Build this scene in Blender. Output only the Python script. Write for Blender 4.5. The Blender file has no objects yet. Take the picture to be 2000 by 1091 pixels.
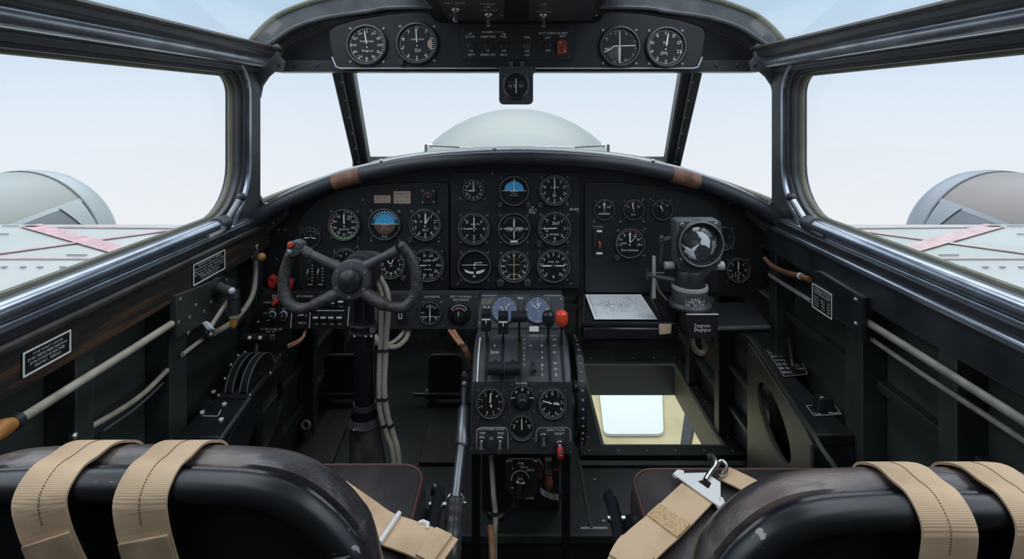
import bpy, bmesh, math, random
from mathutils import Vector, Matrix
random.seed(7)
SC = bpy.context.scene
COL = SC.collection
F, CX, CY, ZC = 1000.0, 1008.0, 206.0, 0.95      # focal length in photo pixels, vanishing point, eye height
V = Vector
PI = math.pi
def R(a): return math.radians(a)
def W(px, py, Y): return V(((px-CX)*Y/F, Y, ZC-(py-CY)*Y/F))
def frame(loc, u=(1,0,0), v=(0,0,1)):
    u = V(u).normalized(); v = V(v).normalized(); w = u.cross(v); v = w.cross(u)
    m = Matrix((u, v, w)).transposed().to_4x4(); m.translation = V(loc); return m
def FP(px, py, Y): return frame(W(px, py, Y))                      # upright plane facing aft
FLOORF = lambda z: frame((0,0,ZC+z), (1,0,0), (0,1,0))             # level plane, z from eye height
WALLL = lambda x: frame((x,0,ZC), (0,1,0), (0,0,1))
WALLR = lambda x: frame((x,0,ZC), (0,-1,0), (0,0,1))
def hit(px, py, M):
    o = V((0,0,ZC)); d = W(px, py, 1.0)-o
    n = M.col[2].to_3d(); t = (M.translation-o).dot(n)/d.dot(n)
    return o+d*t
def l2(px, py, M):
    p = M.inverted() @ hit(px, py, M); return (p.x, p.y)
def sub(M, px, py, w=0.0):                                          # same plane, moved to the point under a pixel
    m = M.copy(); m.translation = hit(px, py, M)+M.col[2].to_3d()*w; return m

# ------------------------------------------------------------------ materials
MATS = {}
def mat(name, col, rough=.5, metal=0., var=0., scale=30., bump=0., bscale=60., spec=.5, emit=None, col2=None, thr=None, rvar=.0, stretch=None, coat=0.):
    m = bpy.data.materials.new(name); m.use_nodes = True
    nt = m.node_tree; b = nt.nodes['Principled BSDF']
    b.inputs['Base Color'].default_value = (*col, 1); b.inputs['Roughness'].default_value = rough
    b.inputs['Metallic'].default_value = metal; b.inputs['Specular IOR Level'].default_value = spec
    b.inputs['Coat Weight'].default_value = coat; b.inputs['Coat Roughness'].default_value = .15
    tc = nt.nodes.new('ShaderNodeTexCoord'); src = tc.outputs['Object']
    if stretch:
        mp = nt.nodes.new('ShaderNodeMapping'); mp.inputs['Scale'].default_value = stretch
        nt.links.new(src, mp.inputs['Vector']); src = mp.outputs['Vector']
    if var or col2 or rvar:
        n = nt.nodes.new('ShaderNodeTexNoise'); n.inputs['Scale'].default_value = scale; n.inputs['Detail'].default_value = 6
        nt.links.new(src, n.inputs['Vector'])
        r = nt.nodes.new('ShaderNodeValToRGB')
        lo, hi = (thr or (.35, .65))
        r.color_ramp.elements[0].position = lo; r.color_ramp.elements[1].position = hi
        c2 = col2 or tuple(min(1, c*(1+var)) for c in col); c1 = col if col2 else tuple(c*(1-var) for c in col)
        r.color_ramp.elements[0].color = (*c1, 1); r.color_ramp.elements[1].color = (*c2, 1)
        nt.links.new(n.outputs['Fac'], r.inputs['Fac']); nt.links.new(r.outputs['Color'], b.inputs['Base Color'])
        if rvar:
            mr = nt.nodes.new('ShaderNodeMapRange'); mr.inputs['To Min'].default_value = max(.05, rough-rvar); mr.inputs['To Max'].default_value = rough+rvar
            nt.links.new(n.outputs['Fac'], mr.inputs['Value']); nt.links.new(mr.outputs['Result'], b.inputs['Roughness'])
    if bump:
        n2 = nt.nodes.new('ShaderNodeTexNoise'); n2.inputs['Scale'].default_value = bscale; n2.inputs['Detail'].default_value = 5
        nt.links.new(src, n2.inputs['Vector'])
        bp = nt.nodes.new('ShaderNodeBump'); bp.inputs['Strength'].default_value = bump; bp.inputs['Distance'].default_value = .004
        nt.links.new(n2.outputs['Fac'], bp.inputs['Height']); nt.links.new(bp.outputs['Normal'], b.inputs['Normal'])
    if emit:
        b.inputs['Emission Color'].default_value = (*emit[0], 1); b.inputs['Emission Strength'].default_value = emit[1]
    MATS[name] = m
    return name
mat('frame_black', (.027,.0295,.033), .36, var=.3, scale=14, bump=.05, bscale=180, rvar=.1)
mat('arch_grey', (.085,.09,.095), .5, var=.25, scale=22, bump=.25, bscale=220)
mat('tube_black', (.4,.43,.48), .24, metal=.85, var=.2, scale=20, rvar=.04, coat=.4)
mat('quad_black', (.055,.06,.068), .3, var=.2, scale=20, rvar=.04, spec=.8, coat=.3)
mat('head_grey', (.085,.09,.095), .42, var=.12, scale=30, bump=.06, bscale=200)
mat('board_black', (.0085,.009,.0095), .55, var=.25, scale=15)
mat('panel_black', (.013,.0145,.016), .5, var=.3, scale=9, bump=.06, bscale=260)
mat('panel_grey', (.042,.046,.052), .5, var=.15, scale=14, bump=.08, bscale=300)
mat('bezel', (.022,.024,.026), .36)
mat('rim_grey', (.17,.18,.18), .45)
mat('dial', (.008,.009,.0095), .45)
mat('dial_blue', (.13,.17,.25), .4, var=.15, scale=60)
mat('gloss_black', (.011,.012,.016), .2, var=.2, scale=10, rvar=.07)
mat('pan_black', (.006,.006,.007), .5)
mat('worn_black', (.014,.015,.016), .34, col2=(.3,.29,.27), thr=(.645,.66), scale=60, stretch=(.2,1,1))
mat('wall_green', (.032,.04,.034), .42, col2=(.065,.075,.064), scale=9, bump=.12, bscale=30, rvar=.1, stretch=(3,.6,3))
mat('rib_green', (.036,.043,.037), .45, var=.3, scale=14, bump=.08)
mat('floor_green', (.0125,.0165,.0155), .4, col2=(.022,.028,.025), scale=8, bump=.08, bscale=90, rvar=.1)
mat('console_green', (.085,.08,.06), .42, var=.25, scale=10, rvar=.08)
mat('console_black', (.013,.015,.017), .42, var=.3, scale=25, bump=.05)
mat('wood', (.03,.026,.022), .42, col2=(.17,.08,.032), thr=(.5,.72), scale=7, bump=.25, bscale=26, stretch=(8,.7,9))
mat('edge_wood', (.04,.036,.031), .45, var=.4, scale=30)
mat('leather', (.034,.03,.031), .33, col2=(.07,.056,.052), thr=(.5,.75), scale=7, bump=.7, bscale=20, rvar=.08, spec=.9, stretch=(1.6,.7,1))
mat('leather_top', (.034,.029,.03), .34, col2=(.2,.145,.115), thr=(.5,.8), scale=8, bump=.55, bscale=26, stretch=(1,2.5,3), rvar=.06, spec=.7)
mat('boot_leather', (.05,.049,.05), .28, var=.3, bump=.6, bscale=25)
mat('grip', (.046,.045,.043), .46, var=.45, scale=50, bump=.5, bscale=160)
mat('piping', (.085,.035,.027), .5)
mat('pad_tube', (.022,.025,.03), .42, var=.2, scale=20, bump=.06, bscale=120)
mat('brown_leather', (.23,.105,.06), .5, col2=(.11,.05,.03), scale=40, bump=.5, bscale=90)
mat('olive_seal', (.14,.14,.095), .55, var=.15, scale=20)
mat('olive_part', (.06,.06,.045), .5, var=.3, scale=30)
mat('pale_metal', (.55,.58,.62), .35, var=.15, scale=25)
mat('steel', (.55,.55,.53), .28, metal=1., var=.2, scale=60)
mat('grey_steel', (.2,.215,.23), .36, metal=.8, var=.15, scale=30)
mat('screw', (.32,.32,.32), .35, metal=.8)
mat('white_coat', (.75,.75,.72), .4)
mat('mark', (.88,.88,.84), .6)
mat('mark_dim', (.42,.42,.41), .6)
mat('mark_yellow', (.62,.5,.16), .6)
mat('mark_red', (.55,.09,.06), .5)
mat('mark_green', (.25,.5,.2), .5)
mat('mark_tan', (.55,.4,.28), .6)
mat('sky_blue', (.08,.42,.74), .4)
mat('dark_blue', (.03,.1,.2), .4)
mat('earth_brown', (.13,.075,.045), .5)
mat('red', (.5,.03,.025), .3)
mat('red_knob', (.72,.07,.035), .3)
mat('red_lamp', (.28,.06,.04), .2, var=.4, scale=120)
mat('black_knob', (.018,.02,.022), .3)
mat('orange_wood', (.5,.22,.055), .4, var=.25, scale=40)
mat('copper', (.45,.2,.11), .4, var=.3, scale=90)
mat('brown_cable', (.2,.095,.045), .5, var=.25, scale=60)
mat('rope', (.42,.38,.3), .7, var=.2, scale=400, bump=.5, bscale=500)
mat('conduit_grey', (.3,.28,.25), .4, col2=(.2,.19,.17), scale=40)
mat('conduit', (.52,.47,.37), .42, col2=(.33,.29,.22), scale=40)
mat('webbing', (.62,.435,.27), .75, col2=(.4,.27,.155), scale=14, thr=(.45,.78), bump=.12, bscale=300)
mat('web_edge', (.55,.43,.2), .8)
mat('thread', (.17,.11,.06), .8)
mat('paper', (.7,.72,.72), .7)
mat('ink', (.14,.16,.2), .7)
mat('slot', (.002,.002,.002), .7)
mat('lens', (.06,.065,.07), .06, spec=.9, coat=1.)
mat('lens_reflection_pale', (.8,.83,.85), .15)
mat('lens_reflection_grey', (.3,.31,.32), .15)
mat('gun_grey', (.05,.053,.056), .42, var=.15, scale=30, bump=.06, bscale=200)
mat('pale_grey', (.4,.39,.36), .5, var=.15, scale=40)
mat('web_patch', (.55,.38,.2), .8, col2=(.42,.28,.14), scale=260, thr=(.5,.6))
mat('lower_plate', (.031,.033,.036), .48, var=.25, scale=12, bump=.06, bscale=260)
mat('tan_cloth', (.4,.28,.18), .8, var=.2, scale=40)
mat('wing_skin', (.305,.305,.285), .4, col2=(.265,.275,.245), scale=1.6, thr=(.4,.6))
mat('nacelle_olive', (.17,.178,.14), .38, col2=(.21,.225,.22), scale=1.2, thr=(.35,.7))
mat('nacelle_cowl', (.25,.275,.265), .36, var=.08, scale=2)
mat('nacelle_brown', (.12,.1,.085), .38, col2=(.155,.135,.12), scale=1.5)
mat('cowl_blue', (.17,.185,.2), .36, var=.08, scale=2)
mat('wing_pink', (.36,.25,.235), .6, var=.15, scale=20)
mat('nose_skin', (.2,.21,.175), .36, var=.06, scale=1.5)
mat('seam', (.1,.11,.12), .5)
mat('wing_red', (.35,.215,.22), .6, var=.2, scale=20)
mat('ground_tan', (.42,.34,.19), .8, col2=(.32,.26,.14), scale=3)
mat('reflection_white', (.55,.55,.53), .6)
mat('board_track', (.02,.019,.016), .5, var=.35, scale=8, stretch=(6,1,1), bump=.1)
mat('well_brown', (.13,.105,.07), .5)
mat('well_green', (.009,.017,.02), .4)
mat('rail_grey', (.06,.064,.07), .4, var=.2, scale=12, bump=.04, bscale=150, spec=.7)
def glass(name, tint, fac_mul):
    m = bpy.data.materials.new(name); m.use_nodes = True; nt = m.node_tree; nt.nodes.clear()
    o = nt.nodes.new('ShaderNodeOutputMaterial'); mx = nt.nodes.new('ShaderNodeMixShader')
    t = nt.nodes.new('ShaderNodeBsdfTransparent'); g = nt.nodes.new('ShaderNodeBsdfGlossy'); lw = nt.nodes.new('ShaderNodeLayerWeight'); lw.inputs['Blend'].default_value = .5
    pw = nt.nodes.new('ShaderNodeMath'); pw.operation = 'POWER'; pw.inputs[1].default_value = 5
    ml = nt.nodes.new('ShaderNodeMath'); ml.operation = 'MULTIPLY_ADD'; ml.inputs[1].default_value = .7*fac_mul; ml.inputs[2].default_value = .02*fac_mul
    t.inputs['Color'].default_value = (*tint, 1); g.inputs['Roughness'].default_value = .02
    nt.links.new(lw.outputs['Facing'], pw.inputs[0]); nt.links.new(pw.outputs[0], ml.inputs[0]); nt.links.new(ml.outputs[0], mx.inputs['Fac']); nt.links.new(t.outputs[0], mx.inputs[1]); nt.links.new(g.outputs[0], mx.inputs[2]); nt.links.new(mx.outputs[0], o.inputs['Surface'])
    MATS[name] = m
glass('glass', (.985,.99,.99), .55)
glass('floor_glass', (.93,.96,.94), .8)
# brown worn patches, weave ribs on the webbing
def weave(name, scale):
    nt = MATS[name].node_tree; b = nt.nodes['Principled BSDF']
    uv = nt.nodes.new('ShaderNodeTexCoord'); w = nt.nodes.new('ShaderNodeTexWave'); w.inputs['Scale'].default_value = scale; w.bands_direction = 'Z'
    bp = nt.nodes.new('ShaderNodeBump'); bp.inputs['Strength'].default_value = .18; bp.inputs['Distance'].default_value = .002
    nt.links.new(uv.outputs['Object'], w.inputs['Vector']); nt.links.new(w.outputs['Fac'], bp.inputs['Height']); nt.links.new(bp.outputs['Normal'], b.inputs['Normal'])
weave('webbing', 330)

# ------------------------------------------------------------------ mesh building
GLYPH = {}
def glyph(ch):
    if ch not in GLYPH:
        cu = bpy.data.curves.new('g', 'FONT'); cu.body = ch; cu.resolution_u = 1
        ob = bpy.data.objects.new('g', cu); me = ob.to_mesh()
        vs = [v.co.copy() for v in me.vertices]; fs = [tuple(p.vertices) for p in me.polygons]
        ob.to_mesh_clear(); bpy.data.objects.remove(ob); bpy.data.curves.remove(cu)
        x0 = min((v.x for v in vs), default=0); x1 = max((v.x for v in vs), default=.2)
        GLYPH[ch] = ([V((v.x-x0, v.y, 0)) for v in vs], fs, x1-x0)
    return GLYPH[ch]
def circ(r, n=24, c=(0,0), a0=0): return [(c[0]+r*math.cos(a0+2*PI*i/n), c[1]+r*math.sin(a0+2*PI*i/n)) for i in range(n)]
def rrect(x0, y0, x1, y1, r, n=5):
    if not isinstance(r, (tuple, list)): r = (r,)*4                 # corners: bl, br, tr, tl
    out = []
    for (cx, cy, a, q) in ((x0, y0, PI, r[0]), (x1, y0, 1.5*PI, r[1]), (x1, y1, 0, r[2]), (x0, y1, .5*PI, r[3])):
        sx = cx+q if cx == x0 else cx-q; sy = cy+q if cy == y0 else cy-q
        for i in range(n+1):
            t = a+.5*PI*i/n; out.append((sx+q*math.cos(t), sy+q*math.sin(t)))
    return out
def spline(pts, n=6):
    P = [V(p) for p in pts]; P = [P[0]*2-P[1]]+P+[P[-1]*2-P[-2]]; out = []
    for i in range(1, len(P)-2):
        a, b, c, d = P[i-1:i+3]
        for k in range(n):
            t = k/n; out.append(.5*((2*b)+(c-a)*t+(2*a-5*b+4*c-d)*t*t+(3*b-a-3*c+d)*t**3))
    out.append(P[-2]); return out
class MB:
    def __init__(s): s.v = []; s.f = []; s.m = []; s.mats = []; s.M = Matrix()
    def mi(s, n):
        if n not in s.mats: s.mats.append(n)
        return s.mats.index(n)
    def add(s, vs, fs, m):
        b = len(s.v); k = s.mi(m)
        s.v += [s.M @ V(p) for p in vs]
        for f in fs: s.f.append([b+i for i in f]); s.m.append(k)
        return s
    def prism(s, poly, z0, z1, m, top=1., cap0=True):
        poly = [tuple(p) for p in poly]
        a = sum(poly[i-1][0]*poly[i][1]-poly[i][0]*poly[i-1][1] for i in range(len(poly)))
        if a < 0: poly = poly[::-1]
        n = len(poly); cx = sum(p[0] for p in poly)/n; cy = sum(p[1] for p in poly)/n
        vs = [(x, y, z0) for x, y in poly]+[(cx+(x-cx)*top, cy+(y-cy)*top, z1) for x, y in poly]
        fs = [[i, (i+1) % n, n+(i+1) % n, n+i] for i in range(n)]+[list(range(n, 2*n))]
        if cap0: fs.append(list(range(n))[::-1])
        return s.add(vs, fs, m)
    def ring(s, outer, inner, z0, z1, m):
        n = len(outer); vs = [(x, y, z) for z in (z0, z1) for q in (outer, inner) for x, y in q]; fs = []
        for i in range(n):
            j = (i+1) % n
            fs += [[i, j, 2*n+j, 2*n+i], [n+j, n+i, 3*n+i, 3*n+j], [2*n+i, 2*n+j, 3*n+j, 3*n+i], [j, i, n+i, n+j]]
        return s.add(vs, fs, m)
    def box(s, x0, x1, y0, y1, z0, z1, m): return s.prism([(x0,y0),(x1,y0),(x1,y1),(x0,y1)], z0, z1, m)
    def hexa(s, q, d, m):                                           # a quad pushed along a vector
        q = [V(p) for p in q]; d = V(d); n = len(q)
        fs = [list(range(n)), list(range(n, 2*n))[::-1]]+[[i, n+i, n+(i+1) % n, (i+1) % n] for i in range(n)]
        return s.add(q+[p+d for p in q], fs, m)
    def tube(s, pts, r, m, seg=8, closed=False, flat=1.):
        P = [V(p) for p in pts]; n = len(P); rr = r if isinstance(r, (list, tuple)) else [r]*n
        T = [((P[(i+1) % n] if closed or i < n-1 else P[i])-(P[i-1] if closed or i > 0 else P[i])).normalized() for i in range(n)]
        up = V((0,0,1)) if abs(T[0].z) < .9 else V((1,0,0)); N = (up-T[0]*up.dot(T[0])).normalized()
        vs = []
        for i in range(n):
            N = (N-T[i]*N.dot(T[i])).normalized(); B = T[i].cross(N)
            for k in range(seg):
                a = 2*PI*k/seg; vs.append(P[i]+(N*math.cos(a)*flat+B*math.sin(a))*rr[i])
        fs = []
        for i in range(n if closed else n-1):
            j = (i+1) % n
            for k in range(seg):
                l = (k+1) % seg; fs.append([i*seg+k, i*seg+l, j*seg+l, j*seg+k])
        if not closed: fs += [list(range(seg))[::-1], [(n-1)*seg+k for k in range(seg)]]
        return s.add(vs, fs, m)
    def cyl(s, a, b, r, m, seg=12, r2=None): return s.tube([a, b], [r, r if r2 is None else r2], m, seg)
    def lathe(s, prof, m, seg=24, c=(0,0,0), sx=1., sy=1., caps=True):        # profile (radius, height) about local z
        vs = []; fs = []; n = len(prof)
        for (r, z) in prof:
            for k in range(seg):
                a = 2*PI*k/seg; vs.append((c[0]+r*sx*math.cos(a), c[1]+r*sy*math.sin(a), c[2]+z))
        for i in range(n-1):
            for k in range(seg):
                l = (k+1) % seg; fs.append([i*seg+k, i*seg+l, (i+1)*seg+l, (i+1)*seg+k])
        if caps and prof[0][0] > 1e-6: fs.append(list(range(seg))[::-1])
        if caps and prof[-1][0] > 1e-6: fs.append([(n-1)*seg+k for k in range(seg)])
        return s.add(vs, fs, m)
    def ball(s, c, r, m, sq=1., seg=16):
        return s.lathe([(max(r*math.sin(PI*i/10), 1e-7), -r*sq*math.cos(PI*i/10)) for i in range(11)], m, seg, c)
    def quad(s, a, b, w, z, m):                                     # a flat stroke in the local plane
        a = V((a[0], a[1])); b = V((b[0], b[1])); d = (b-a); d = V((-d.y, d.x)).normalized()*w*.5
        return s.add([(*(a+d), z), (*(a-d), z), (*(b-d), z), (*(b+d), z)], [[0,1,2,3]], m)
    def line(s, pts, w, z, m):
        for a, b in zip(pts, pts[1:]): s.quad(a, b, w, z, m)
        return s
    def face(s, poly, z, m):
        a = sum(poly[i-1][0]*poly[i][1]-poly[i][0]*poly[i-1][1] for i in range(len(poly)))
        if a < 0: poly = list(poly)[::-1]
        return s.add([(x, y, z) for x, y in poly], [list(range(len(poly)))], m)
    def arc(s, r, a0, a1, w, z, m, n=16):                           # clock degrees
        P = [(r*math.sin(R(a0+(a1-a0)*i/n)), r*math.cos(R(a0+(a1-a0)*i/n))) for i in range(n+1)]
        return s.line(P, w, z, m)
    def text(s, t, x, y, h, z, m, width=None, align='C'):
        adv = []; tot = 0
        for ch in t:
            w = .3 if ch == ' ' else glyph(ch)[2]+.1
            adv.append((tot, ch)); tot += w
        tot = max(tot-.1, .01); k = h/.7; kx = k if width is None else width/tot
        x0 = x-(tot*kx*.5 if align == 'C' else 0)
        for ox, ch in adv:
            if ch == ' ': continue
            vs, fs, w = glyph(ch)
            s.add([(x0+(ox+p.x)*kx, y-h*.5+p.y*k, z) for p in vs], fs, m)
        return s
    def screw(s, x, y, z, r=.0022, m='screw'):
        return s.prism(circ(r, 8, (x, y)), z, z+r*.5, m)
    def ribbon(s, pts, wid, th, m, wvec=None):                     # a strap: centre line, half-width vectors
        n = len(pts); P = [V(p) for p in pts]; vs = []
        for i in range(n):
            t = (P[min(i+1, n-1)]-P[max(i-1, 0)]).normalized(); w = V(wvec[i] if isinstance(wvec, list) else wvec)
            w = (w-t*w.dot(t)).normalized()*wid*.5; nn = t.cross(w).normalized()*th*.5
            vs += [P[i]-w-nn, P[i]+w-nn, P[i]+w+nn, P[i]-w+nn]
        fs = [[0,1,2,3][::-1], [4*(n-1)+k for k in range(4)]]
        for i in range(n-1):
            for k in range(4): fs.append([4*i+k, 4*i+(k+1) % 4, 4*i+4+(k+1) % 4, 4*i+4+k])
        return s.add(vs, fs, m)
    def build(s, name, parent=None, bev=0., smooth=True, ang=38, sub=0, seg=2, label=None):
        me = bpy.data.meshes.new(name); me.from_pydata([tuple(p) for p in s.v], [], s.f)
        for n in s.mats: me.materials.append(MATS[n])
        me.polygons.foreach_set('material_index', s.m); me.update()
        bm = bmesh.new(); bm.from_mesh(me); bmesh.ops.recalc_face_normals(bm, faces=[f for f in bm.faces if True]) if not getattr(s, 'keep', False) else None
        bm.to_mesh(me); bm.free()
        if smooth:
            me.shade_smooth(); me.set_sharp_from_angle(angle=R(ang))
        o = bpy.data.objects.new(name, me); COL.objects.link(o)
        if parent: o.parent = parent
        if bev:
            b = o.modifiers.new('b', 'BEVEL'); b.width = bev; b.segments = seg; b.limit_method = 'ANGLE'; b.angle_limit = R(40)
        if sub:
            b = o.modifiers.new('s', 'SUBSURF'); b.levels = sub; b.render_levels = sub
        if label: o['label'] = label
        return o
def fuse(o, m):                                                     # adds a builder's geometry to a finished part
    t = m.build('t'); me = o.data; off = len(me.materials)
    for x in t.data.materials: me.materials.append(x)
    bm = bmesh.new(); bm.from_mesh(me); k = len(bm.faces); bm.from_mesh(t.data); bm.faces.ensure_lookup_table()
    for f in bm.faces[k:]: f.material_index += off
    bm.to_mesh(me); bm.free(); d = t.data; bpy.data.objects.remove(t); bpy.data.meshes.remove(d); return o
def thing(name, label, cat, M=None, group=None):
    o = bpy.data.objects.new(name, None); COL.objects.link(o); o.empty_display_size = .02
    if M is not None: o.matrix_world = M
    o['label'] = label; o['category'] = cat
    if group: o['group'] = group
    return o
def tag(o, label, cat, group=None):
    o['label'] = label; o['category'] = cat
    if group: o['group'] = group
    return o
def struct(o): o['kind'] = 'structure'; return o
def sempty(name):
    o = bpy.data.objects.new(name, None); COL.objects.link(o); o['kind'] = 'structure'; return o

# ------------------------------------------------------------------ camera, sky, render look
cam = bpy.data.cameras.new('camera'); co = bpy.data.objects.new('camera', cam); COL.objects.link(co)
co.location = (0, 0, ZC); co.rotation_euler = (PI/2, 0, 0)
cam.sensor_width = 36; cam.lens = 36*F/2000; cam.shift_x = -(CX-1000)/2000; cam.shift_y = -(545.5-CY)/2000; cam.clip_start = .01
SC.camera = co
SC.view_settings.view_transform = 'Standard'; SC.view_settings.look = 'None'; SC.view_settings.gamma = 1
SC.view_settings.use_curve_mapping = False; SC.view_settings.exposure = 0.0
SC.cycles.use_denoising = True
SC.cycles.max_bounces = 8; SC.cycles.transparent_max_bounces = 12; SC.cycles.sample_clamp_indirect = 6
wd = bpy.data.worlds.new('sky'); SC.world = wd; wd.use_nodes = True
nt = wd.node_tree; bg = nt.nodes['Background']
tc = nt.nodes.new('ShaderNodeTexCoord'); sp = nt.nodes.new('ShaderNodeSeparateXYZ'); mr = nt.nodes.new('ShaderNodeMapRange')
mr.inputs['From Min'].default_value = -1; mr.inputs['From Max'].default_value = 1
rp = nt.nodes.new('ShaderNodeValToRGB'); nt.links.new(tc.outputs['Generated'], sp.inputs[0]); nt.links.new(sp.outputs['Z'], mr.inputs['Value'])
nt.links.new(mr.outputs['Result'], rp.inputs['Fac']); nt.links.new(rp.outputs['Color'], bg.inputs['Color'])
def s2l(c): return tuple(((x/255+.055)/1.055)**2.4 if x > 10 else x/255/12.92 for x in c)
K = 3.4                                                             # zenith brightness against the horizon
cols = [(-1., (150,148,140), 1), (-.45, (215,215,210), 1), (-.18, (243,246,250), 1), (-.04, (233,241,251), 1), (.06, (219,234,250), 1), (.2, (193,221,246), 1), (.32, (190,216,242), 1.15), (.6, (224,234,247), K), (1., (228,236,246), K)]
e = rp.color_ramp.elements
while len(e) < len(cols): e.new(.5)
for el, (z, c, k) in zip(e, cols): el.position = (z+1)/2; el.color = (*[x*k/K for x in s2l(c)], 1)
bg.inputs['Strength'].default_value = K
# ================================================================== SHELL
fl = ZC-.95
m = MB(); m.ring([(-.62,1.15),(.62,1.15),(.62,2.0),(-.62,2.0)], [(.23,1.41),(.585,1.41),(.585,1.877),(.23,1.877)], -.03, 0, 'floor_green')
m.box(-.62,.62,1.13,1.15,-.08,0,'floor_green'); m.box(-.62,.62,-.6,1.13,-.08,-.05,'floor_green')
m.box(-.62,.62,1.125,1.132,-.012,.004,'rib_green')
for x in (-.15,-.04,.12,.2): 
    for y in (1.17,1.3,1.4,1.6,1.8): m.screw(x, y, 0, .004)
floor = struct(m.build('floor'))
m = MB()                                                            # floor panel joint and tread seams
m.box(.17,.60,1.345,1.362,0,.006,'rib_green'); m.box(.165,.172,1.15,1.36,0,.004,'rib_green'); m.box(.145,.205,1.148,1.153,-.004,.002,'pale_metal'); m.build('floor_seam', floor)
m = MB(); m.ring(rrect(.175,1.375,.615,1.93,.006,2), rrect(.235,1.415,.58,1.872,.004,2), 0, .012, 'floor_green')
for i in range(6):
    for y in (1.392,1.905): m.screw(.2+i*.078, y, .012, .0035)
    for x in (.204,.6): m.screw(x, 1.45+i*.085, .012, .0035)
w4 = sempty('window_4'); m.build('window_frame', w4, bev=.003)
m = MB(); m.box(.232,.583,1.412,1.875,-.004,.004,'floor_glass'); m.build('pane', w4, smooth=False)
m = MB(); m.ring(rrect(.232,1.412,.583,1.875,.004,2), rrect(.245,1.425,.57,1.862,.004,2), .004, .008, 'olive_seal'); m.build('seal', w4)
m = MB()                                                            # the well under the glass
for a in ((.225,.235,1.40,1.885),(.58,.60,1.40,1.885)): m.box(*a,-.11,-.004,'well_brown')
m.box(.225,.60,1.875,1.90,-.11,-.004,'well_green'); m.box(.225,.60,1.39,1.412,-.06,-.004,'well_brown'); m.build('well_side', w4)

def wall(name, sx):
    Mx = frame((.62*sx,0,0), (0,1,0), (0,0,1))                      # local x = forward, y = up, z = +X
    m = MB(); m.M = Mx
    m.prism([(-.6,-.08),(2.02,-.08),(2.02,.66),(1.26,.675),(1.22,.70),(-.6,.72)], 0 if sx > 0 else -.02, .02 if sx > 0 else 0, 'wall_green')
    w = struct(m.build(name))
    def bar(nm, y0, y1, z0, z1, d, mt, bev=.002):
        b = MB(); a, c = sorted((.62*sx, (.62-d)*sx)); b.box(a, c, y0, y1, z0+ZC, z1+ZC, mt); return b.build(nm, w, bev=bev)
    for (y, wd) in ((.12,.025),(.40,.03),(.672,.03),(.855,.045),(1.14,.03),(1.46,.035),(1.72,.03)): bar('rib', y, y+wd, -.95, -.32, .042, 'rib_green')
    for z in (-.475,-.62,-.745,-.86):
        bar('stringer', -.5, 1.95, z, z+.016, .018, 'rib_green')
    o = bar('sill_plank', -.5, 1.20, -.328, -.268, .052, 'wood' if sx < 0 else 'frame_black', .004)
    bar('sill_plank', -.5, 1.2, -.2775, -.2655, .056, 'tube_black' if sx > 0 else 'edge_wood', .004)
    bar('sill_ledge', -.5, 1.19, -.266, -.250, .05, 'frame_black', .003)
    bar('sill_ledge', -.5, 1.15, -.252, -.2465, .044, 'tube_black', .002)
    b = MB(); b.tube([((.586*sx), -.4, ZC-.236), (.586*sx, 1.0, ZC-.236)], .0125, 'tube_black', 14); b.tube([((.586*sx), 1.0, ZC-.236), (.586*sx, 1.03, ZC-.236)], .016, 'gun_grey', 14)
    for y in (.2,.55,.8): b.box(*sorted((.62*sx,.58*sx)), y, y+.014, ZC-.253, ZC-.232, 'frame_black')
    b.build('sill_tube', w)
    # side window frame and roof rail
    win = sempty('window_1' if sx < 0 else 'window_2')
    g = MB(); g.M = frame((.605*sx,0,ZC), (0,1,0), (0,0,1)); a, c = (-.012,.02) if sx > 0 else (-.02,.012)
    inn = rrect(-.3,-.226,1.098,.067,(.03,.10,.045,.03),8)
    g.ring(rrect(-.6,-.275,1.19,.10,(.001,.001,.001,.001),8), inn, a, c, 'frame_black'); g.build('window_frame', win, bev=.003)
    def loop(off, x, r, mt, nm, seg=8):
        q = rrect(-.3-off,-.226-off,1.098+off,.067+off,(.03+off,.10+off,.045+off,.03+off),8)
        t = MB(); t.tube([(x*sx, p[0], ZC+p[1]) for p in q], r, mt, seg, True); t.build(nm, win)
    loop(.0, .612, .006, 'olive_seal', 'seal'); loop(.012, .594, .006, 'frame_black', 'bead'); loop(.034, .592, .007, 'tube_black', 'bead')
    t = MB(); t.M = Matrix.Translation(((.622*sx),0,0)); t.box(-.002,.002,-.32,1.11,ZC-.24,ZC+.08,'glass'); t.build('pane', win, smooth=False)
    rail = sempty('trim_1' if sx < 0 else 'trim_2')
    t = MB(); t.M = frame((0,0,ZC), (sx,0,0), (0,0,1)) if sx > 0 else frame((0,0,ZC), (-1,0,0), (0,0,1))
    prof = [(.545,.128),(.55,.114),(.566,.106),(.566,.088),(.588,.086),(.588,.074),(.63,.074),(.63,.135)]
    y0, y1 = (-1.17,.6) if sx > 0 else (-.6,1.17)
    t.prism(prof, y0, y1, 'rail_grey'); t.build('canopy_rail', rail, bev=.003)
    t = MB(); t.tube([(.576*sx,-.6,ZC+.1035),(.576*sx,1.165,ZC+.1035)], .0175, 'tube_black', 14); t.build('rail_tube', rail)
    t = MB(); t.tube([(.547*sx,-.6,ZC+.129),(.547*sx,1.19,ZC+.1295)], .0055, 'edge_wood', 8); t.build('rail_seal', rail)
    return w
wl = wall('wall_left', -1); wr = wall('wall_right', 1)
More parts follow.
